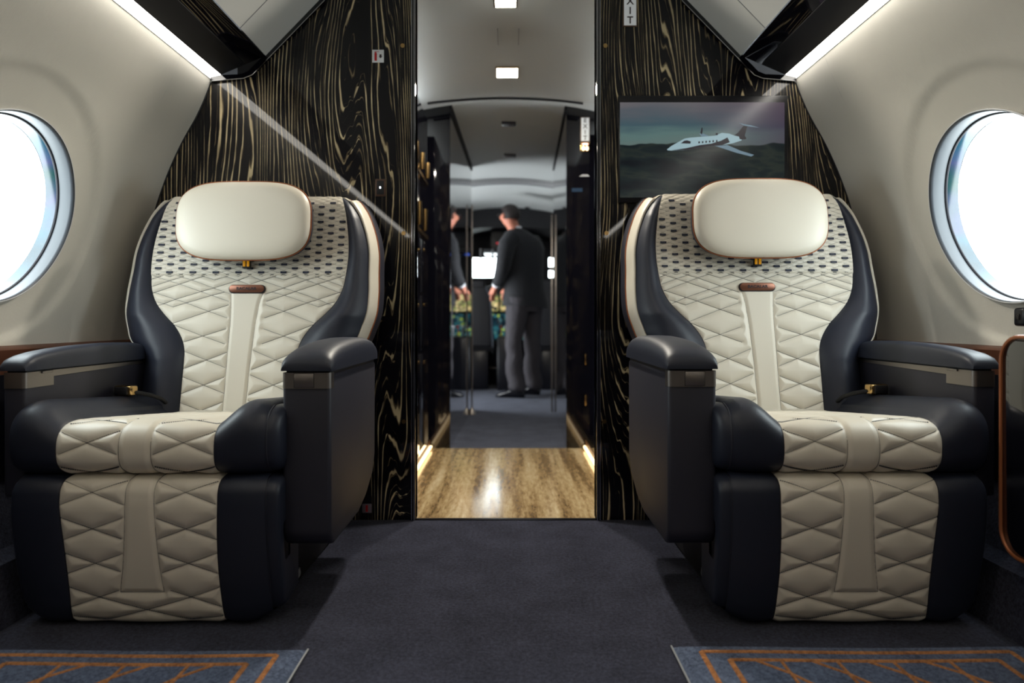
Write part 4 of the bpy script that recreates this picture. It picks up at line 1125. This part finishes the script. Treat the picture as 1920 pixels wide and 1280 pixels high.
# cockpit front : windshield opening framed by dark panels
YF = 8.1
def cp_(px, py, d=YF): return ((px-955)/1300*d, .72-(py-600)/1300*d)
wx0, wz0 = cp_(864, 520); wx1, wz1 = cp_(1045, 483)
mb = MB(); mb.box(-1.4, wx0, YF, YF+.05, 0, 2.1).box(wx1, 1.4, YF, YF+.05, 0, 2.1).box(wx0, wx1, YF, YF+.05, 0, wz0).box(wx0, wx1, YF, YF+.05, wz1, 2.1)
a, b = cp_(881, 500)[0], cp_(885, 500)[0]; mb.box(a, b, YF-.01, YF+.05, wz0-.02, wz1+.02)
a, b = cp_(935, 500)[0], cp_(1029, 500)[0]; mb.box(a, b, YF-.01, YF+.05, wz0-.02, wz1+.02)
a, b = cp_(1039, 500)[0], cp_(1047, 500)[0]; mb.box(a, b, YF-.01, YF+.05, wz0-.02, wz1+.02)
c, e = cp_(1030, 507)[1], cp_(1030, 500)[1]; mb.box(cp_(1029, 0)[0], cp_(1040, 0)[0], YF-.01, YF+.05, c, e)
tag(mb.build('wall_cockpit_front', M['black']), kind='structure')
tag(MB().box(wx0, wx1, YF+.02, YF+.024, wz0, wz1).build('window_9', M['glass']), kind='structure')
tag(MB().box(-1.4, 1.4, 8.9, 8.95, 0, .95).build('wall_nose', M['black']), kind='structure')
# instrument panel
t = thing('instrument_panel', 'cockpit instrument panel with lit beige and teal displays', 'instrument panel', (0, 7.75, .6))
def ipb(name, px0, px1, py0, py1, m, par, d=7.7, dd=.03):
    a, b = cp_(px0, py1, d); c, e = cp_(px1, py0, d); return MB().box(a, c, d-7.75-dd, d-7.75, b-.6, e-.6, .004).build(name, m, par)
MB().box(-.8, .8, -.03, .30, -.6, .50, .01).build('housing', M['gloss_soft'], t)
for k, (p0, p1) in enumerate(((846, 872), (876, 897), (902, 934), (938, 985), (990, 1030), (1036, 1062))):
    ipb('display', p0, p1, 552, 583, M['disp_a'], t)
for (p0, p1) in ((846, 870), (874, 896), (918, 952), (956, 1000), (1006, 1060)):
    ipb('display', p0, p1, 588, 636, M['disp_b'], t)
MB().box(-.6, .6, -.10, -.03, -.43, -.395, .004).build('sill', M['metal_dark'], t)
for k in range(14):
    px = 848+k*15+random.random()*6; py = random.choice((586, 612, 645, 660)); x, z = cp_(px, py, 7.68)
    MB().ball((x, -.085, z-.6), .012).build('knob', M['white_plastic'] if k % 3 else M['copper'], t)
# pilot seats
for k, (px, lab) in enumerate(((893, 'black sheepskin pilot seat left of the standing person'), (1030, 'black pilot seat behind the standing person'))):
    x = (px-955)/1300*7.1
    t = thing('pilot_seat', lab, 'seat', (x, 7.1, 0), 'cockpit pilot seats')
    MB().prism([(-.10, 1.06), (.10, 1.06), (.15, .95), (.16, .45), (-.16, .45), (-.15, .95)], 'y', -.05, .06, .02, 3).build('backrest', M['black'], t)
    MB().box(-.20, .20, .02, .45, .40, .50, .03, 3).build('seat', M['black'], t); MB().box(-.12, .12, .05, .35, 0, .42, .01).build('pedestal', M['gloss_soft'], t)
    MB().box(-.09, .09, -.04, .05, 1.02, 1.13, .02, 3).build('headrest', M['black'], t)
    MB().tube([(.17, -.055, .45), (.15, -.055, .95), (.10, -.055, 1.05)], .008).build('piping', M['sheep'], t)
t = thing('throttle_console', 'dark centre console with pale levers between the pilot seats', 'console', (.0, 7.30, 0))
MB().box(-.13, .13, -.2, .28, 0, .55, .02, 3).build('body', M['gloss_soft'], t)
for k in range(4): MB().cyl((-.09+k*.05, -.05, .54), (-.09+k*.05, -.10, .64), .006).ball((-.09+k*.05, -.10, .65), .016).build('lever', M['white_plastic'] if k % 2 else M['red'], t)
# overhead panel with handle, ceiling ring
t = thing('overhead_panel', 'dark overhead switch panel above the cockpit', 'overhead panel', (0, 7.7, 1.45))
MB().box(-.28, .28, -.2, .2, 0, .05, .01).box(-.2, .2, -.12, .15, .04, .243).build('body', M['gloss_soft'], t)
MB().tube([(-.31, -.22, .04), (-.31, -.22, -.12), (-.27, -.22, -.16), (-.20, -.22, -.16), (-.18, -.22, -.12), (-.18, -.22, .04)], .011).build('grab_handle', M['grey_plastic'], t)
MB().ball((-.06, -.22, -.02), .014).build('lamp', emis('blue_lamp', srgb(30, 90, 220), 2), t)
MB().ball((-.13, -.22, .10), .010).build('lamp', emis('red_small_lamp', srgb(200, 50, 60), 1), t)
x, z = bpx(958, 379, 7.25)
t = thing('ceiling_ring_fitting', 'dark ring shaped fitting on the pale ceiling above the person', 'fitting', (x, 7.2, z))
MB().tube([(.05*math.cos(a), -.0, .022*math.sin(a)) for a in np.linspace(0, 2*PI, 30, endpoint=False)], .011, 8, True).build('ring', M['black'], t)
MB().cyl((0, 0, .02), (0, 0, .12), .03, .015).build('stem', M['black'], t)
t = thing('ceiling_speaker', 'small dark oval fitting on the ceiling right of the ring fitting', 'fitting', (bpx(989, 389, 7.2)[0], 7.2, bpx(989, 389, 7.2)[1]))
MB().ball((0, 0, 0), .03, (1, 1, .4)).build('cap', M['black'], t); MB().cyl((0, 0, 0), (0, 0, .06), .012).build('stem', M['black'], t)

# ------------------------------------------------------------------ the standing person
def skin_mesh(name, nodes, edges, m, parent=None, levels=2, root=0):
    me = bpy.data.meshes.new(name); me.from_pydata([n[0] for n in nodes], edges, [])
    o = bpy.data.objects.new('tmp', me); COL.objects.link(o)
    md = o.modifiers.new('s', 'SKIN'); md.use_smooth_shade = True
    sv = me.skin_vertices[0].data
    for i, n in enumerate(nodes):
        r = n[1]; sv[i].radius = r if isinstance(r, tuple) else (r, r)
        sv[i].use_root = (i == root)
    sb = o.modifiers.new('b', 'SUBSURF'); sb.levels = levels; sb.render_levels = levels
    bpy.context.view_layer.update(); dg = bpy.context.evaluated_depsgraph_get()
    m2 = bpy.data.meshes.new_from_object(o.evaluated_get(dg)); bpy.data.objects.remove(o)
    m2.materials.clear()
    return link(name, m2, m, parent)
def build_person():
    J = {}
    nodes, edges, idx = [], [], {}
    def N(k, p, r, par=None):
        idx[k] = len(nodes); nodes.append((p, r))
        if par: edges.append((idx[par], idx[k]))
    yb = 6.45
    N('pelvis', (.14, yb+.04, .93), .09)
    N('waist', (.13, yb+.03, 1.08), .09, 'pelvis'); N('chest', (.12, yb+.02, 1.30), .10, 'waist'); N('uc', (.10, yb, 1.44), .068, 'chest')
    N('neck', (.05, yb-.03, 1.555), .055, 'uc'); N('jaw', (.012, yb-.05, 1.625), .062, 'neck'); N('head', (.0, yb-.055, 1.685), .083, 'jaw'); N('crown', (.008, yb-.05, 1.735), .058, 'head')
    N('nose', (-.088, yb+.00, 1.665), .014, 'head')
    N('ls', (-.0, yb-.15, 1.45), .05, 'uc'); N('le', (-.055, yb-.20, 1.20), .038, 'ls'); N('lw', (-.125, yb-.05, 1.035), .027, 'le'); N('lp', (-.148, yb-.01, .985), .026, 'lw')
    N('rs', (.245, yb+.16, 1.45), .05, 'uc'); N('re', (.22, yb+.28, 1.19), .038, 'rs'); N('rw', (.02, yb+.24, 1.04), .027, 're'); N('rp', (-.045, yb+.22, 1.0), .026, 'rw')
    for sd, b, dv in (('l', 'lp', -1), ('r', 'rp', -1)):
        bp_ = Vector(nodes[idx[b]][0])
        for f, (ox_, oy_, ln) in enumerate(((-.016, -.012, .055), (-.006, -.004, .062), (.005, .005, .058), (.014, .014, .045))):
            p1 = bp_+Vector((ox_, oy_, -.03)); p2 = p1+Vector((-.010, .004, -ln*.55)); p3 = p2+Vector((.004, .01, -ln*.5))
            N(sd+'f%d' % f, tuple(p1), .010, b); N(sd+'g%d' % f, tuple(p2), .009, sd+'f%d' % f); N(sd+'h%d' % f, tuple(p3), .0075, sd+'g%d' % f)
        p1 = bp_+Vector((-.024, .018, .0)); p2 = p1+Vector((-.014, .012, -.028)); N(sd+'t0', tuple(p1), .011, b); N(sd+'t1', tuple(p2), .009, sd+'t0')
    N('lh', (.075, yb-.04, .86), .075, 'pelvis'); N('lk', (.035, yb-.05, .47), .045, 'lh'); N('la', (.075, yb-.02, .10), .032, 'lk'); N('lt', (.02, yb+.0, .045), .014, 'la')
    N('rh', (.205, yb+.10, .86), .075, 'pelvis'); N('rk', (.215, yb+.12, .47), .045, 'rh'); N('ra', (.235, yb+.22, .10), .032, 'rk'); N('rt', (.19, yb+.235, .045), .014, 'ra')
    body = skin_mesh('person', nodes, edges, M['skin'])
    tag(body, 'person in dark suit jacket and grey trousers standing in the cockpit, seen from behind', 'person')
    # clothing as lofts round the body
    def ell(c, a, b, rot, n=28, tilt=0):
        out = []
        for i in range(n):
            t = 2*PI*i/n; x = a*math.cos(t); y = b*math.sin(t)
            out.append((c[0]+x*math.cos(rot)-y*math.sin(rot), c[1]+x*math.sin(rot)+y*math.cos(rot), c[2]+tilt*x))
        return out
    def tube_loft(mb, pts, n=20):
        # pts: (pos, radius)
        P_ = [Vector(p) for p, r in pts]; rings = []; prev = None
        for i, (p, r) in enumerate(pts):
            d = (P_[min(i+1, len(P_)-1)]-P_[max(i-1, 0)]).normalized()
            a = Vector((1, 0, 0)) if prev is None else prev
            a = (a-d*a.dot(d)).normalized(); prev = a; b = d.cross(a)
            rings.append([P_[i]+(a*math.cos(2*PI*k/n)+b*math.sin(2*PI*k/n))*r for k in range(n)])
        mb.loft(rings)
    r0 = .62                                        # shoulder line turned
    jk = MB()
    jk.loft([ell((.155, yb+.05, .845), .235, .175, r0, tilt=-.05), ell((.15, yb+.05, .92), .225, .17, r0), ell((.14, yb+.04, 1.02), .205, .155, r0), ell((.135, yb+.03, 1.14), .20, .15, r0), ell((.13, yb+.02, 1.28), .215, .155, r0),
             ell((.12, yb+.01, 1.38), .225, .15, r0), ell((.115, yb+.0, 1.45), .215, .135, r0), ell((.10, yb-.005, 1.505), .165, .105, r0), ell((.08, yb-.015, 1.54), .105, .08, r0), ell((.062, yb-.022, 1.565), .072, .066, r0)])
    tube_loft(jk, [((.03, yb-.11, 1.47), .085), ((-.02, yb-.16, 1.40), .082), ((-.045, yb-.185, 1.28), .074), ((-.06, yb-.20, 1.19), .068), ((-.09, yb-.13, 1.11), .055), ((-.115, yb-.07, 1.06), .044)])
    tube_loft(jk, [((.21, yb+.12, 1.47), .085), ((.26, yb+.18, 1.39), .082), ((.255, yb+.24, 1.27), .074), ((.225, yb+.28, 1.18), .068), ((.13, yb+.26, 1.10), .056), ((.04, yb+.245, 1.05), .044)])
    jk.build('jacket', M['suit'], body, angle=80)
    cf = MB(); tube_loft(cf, [((-.112, yb-.075, 1.068), .040), ((-.125, yb-.05, 1.036), .036)]); cf.build('shirt_cuff', M['shirt'], body, angle=60)
    cf = MB(); tube_loft(cf, [((.045, yb+.246, 1.053), .040), ((.012, yb+.237, 1.035), .036)]); cf.build('shirt_cuff', M['shirt'], body, angle=60)
    co = MB(); co.loft([ell((.062, yb-.022, 1.545), .066, .062, r0), ell((.052, yb-.028, 1.585), .060, .058, r0)]); co.build('shirt_collar', M['shirt'], body, angle=60)
    tr = MB()
    def leg(h, kn, an, sw):
        h, kn, an = Vector(h), Vector(kn), Vector(an)
        pts = []
        for t_, r in ((0, .12), (.25, .108), (.5, .094), (.75, .082), (1, .076)): pts.append((h.lerp(kn, t_)+Vector((0, 0, 0)), r))
        for t_, r in ((.2, .078), (.4, .080), (.6, .078), (.8, .080), (.92, .086), (1.0, .080)): pts.append((kn.lerp(an, t_)+Vector((.012*math.sin(t_*9), 0, 0)), r))
        tube_loft(tr, pts)
    leg((.085, yb-.03, .92), (.035, yb-.05, .48), (.065, yb-.03, .075), 1)
    leg((.205, yb+.10, .92), (.215, yb+.12, .48), (.225, yb+.21, .085), 1)
    tr.loft([ell((.145, yb+.04, .80), .17, .14, r0), ell((.145, yb+.04, .90), .19, .15, r0), ell((.14, yb+.04, .99), .18, .14, r0)])
    tr.build('trousers', M['trouser'], body, angle=80)
    for (ax, ay, tx_, ty) in ((.085, yb-.03, -.115, yb+.03), (.245, yb+.21, .07, yb+.27)):
        d = Vector((tx_-ax, ty-ay, 0)); L = d.length; d.normalize(); sd_ = Vector((-d.y, d.x, 0)); sh = MB(); rings = []
        for t_, w_, hh_ in ((-.28, .022, .055), (-.22, .036, .09), (0, .042, .105), (.3, .042, .085), (.55, .046, .06), (.8, .046, .045), (.98, .032, .035), (1.06, .012, .022)):
            c = Vector((ax, ay, 0))+d*(L*t_); rg = []
            for i in range(16):
                a = 2*PI*i/16; rg.append(c+sd_*(w_*math.cos(a))+Vector((0, 0, .002+hh_/2+hh_/2*max(-1, min(1, 1.15*math.sin(a))))))
            rings.append(rg)
        sh.loft(rings); sh.build('shoe', M['shoe'], body, angle=60)
    # hair : cap over crown and back of the head; ears and glasses
    f = Vector((-.80, .60, 0)); hb = MB(); rings = []
    hc = Vector((.006, yb-.055, 1.690))
    bm = bmesh.new(); bmesh.ops.create_uvsphere(bm, u_segments=28, v_segments=20, radius=1)
    for v in bm.verts:
        q = Vector(v.co); a = q.x; h = q.z
        v.co = hc+f*(a*.100)+Vector((-f.y, f.x, 0))*(q.y*.083)+Vector((0, 0, q.z*.100))
    kill = [v for v in bm.verts if ((v.co-hc).dot(f) > .025 and v.co.z < hc.z+.045) or v.co.z < hc.z-.055]
    bmesh.ops.delete(bm, geom=kill, context='VERTS')
    me = bpy.data.meshes.new('hair'); bm.to_mesh(me); bm.free(); ho = link('hair', me, M['hair'], body)
    md = ho.modifiers.new('t', 'SOLIDIFY'); md.thickness = .012; md.offset = -1
    L_ = Vector((-f.y, f.x, 0))
    ea = MB()
    for sg in (1, -1): ea.ball(hc+L_*(sg*.084)+f*.012+Vector((0, 0, -.02)), .028, (.5, .45, 1))
    ea.build('ears', M['skin'], body)
    gp = []
    ey = MB()
    for sg in (1, -1): ey.tube([hc+f*.105+L_*(sg*.032)+L_*(.024*math.cos(a))+Vector((0, 0, .0+.018*math.sin(a))) for a in np.linspace(0, 2*PI, 16, endpoint=False)], .003, 6, True); ey.tube([hc+f*.10+L_*(sg*.056), hc+f*.03+L_*(sg*.086), hc+f*-.0+L_*(sg*.088)], .003, 6)
    ey.build('glasses', M['metal_dark'], body)
build_person()

# ------------------------------------------------------------------ WORLD, CAMERA
w = bpy.data.worlds.new('World'); SC.world = w; w.use_nodes = True
bg = w.node_tree.nodes['Background']; bg.inputs[0].default_value = (.92, .97, 1, 1); bg.inputs[1].default_value = 9.5
try: w.cycles.sampling_method = 'AUTOMATIC'
except Exception: pass

cam = bpy.data.cameras.new('camera'); co = bpy.data.objects.new('camera', cam); COL.objects.link(co)
co.location = (0, 0, .72); co.rotation_euler = (PI/2, 0, 0)
cam.sensor_width = 36; cam.lens = 1300/1920*36
cam.shift_x = 5/1920; cam.shift_y = -40/1920
cam.clip_start = .02
cam.dof.use_dof = True; cam.dof.focus_distance = 1.95; cam.dof.aperture_fstop = 1.9
SC.camera = co
SC.view_settings.view_transform = 'Standard'; SC.view_settings.look = 'None'
SC.view_settings.exposure = .25; SC.view_settings.gamma = 1; SC.view_settings.use_curve_mapping = False
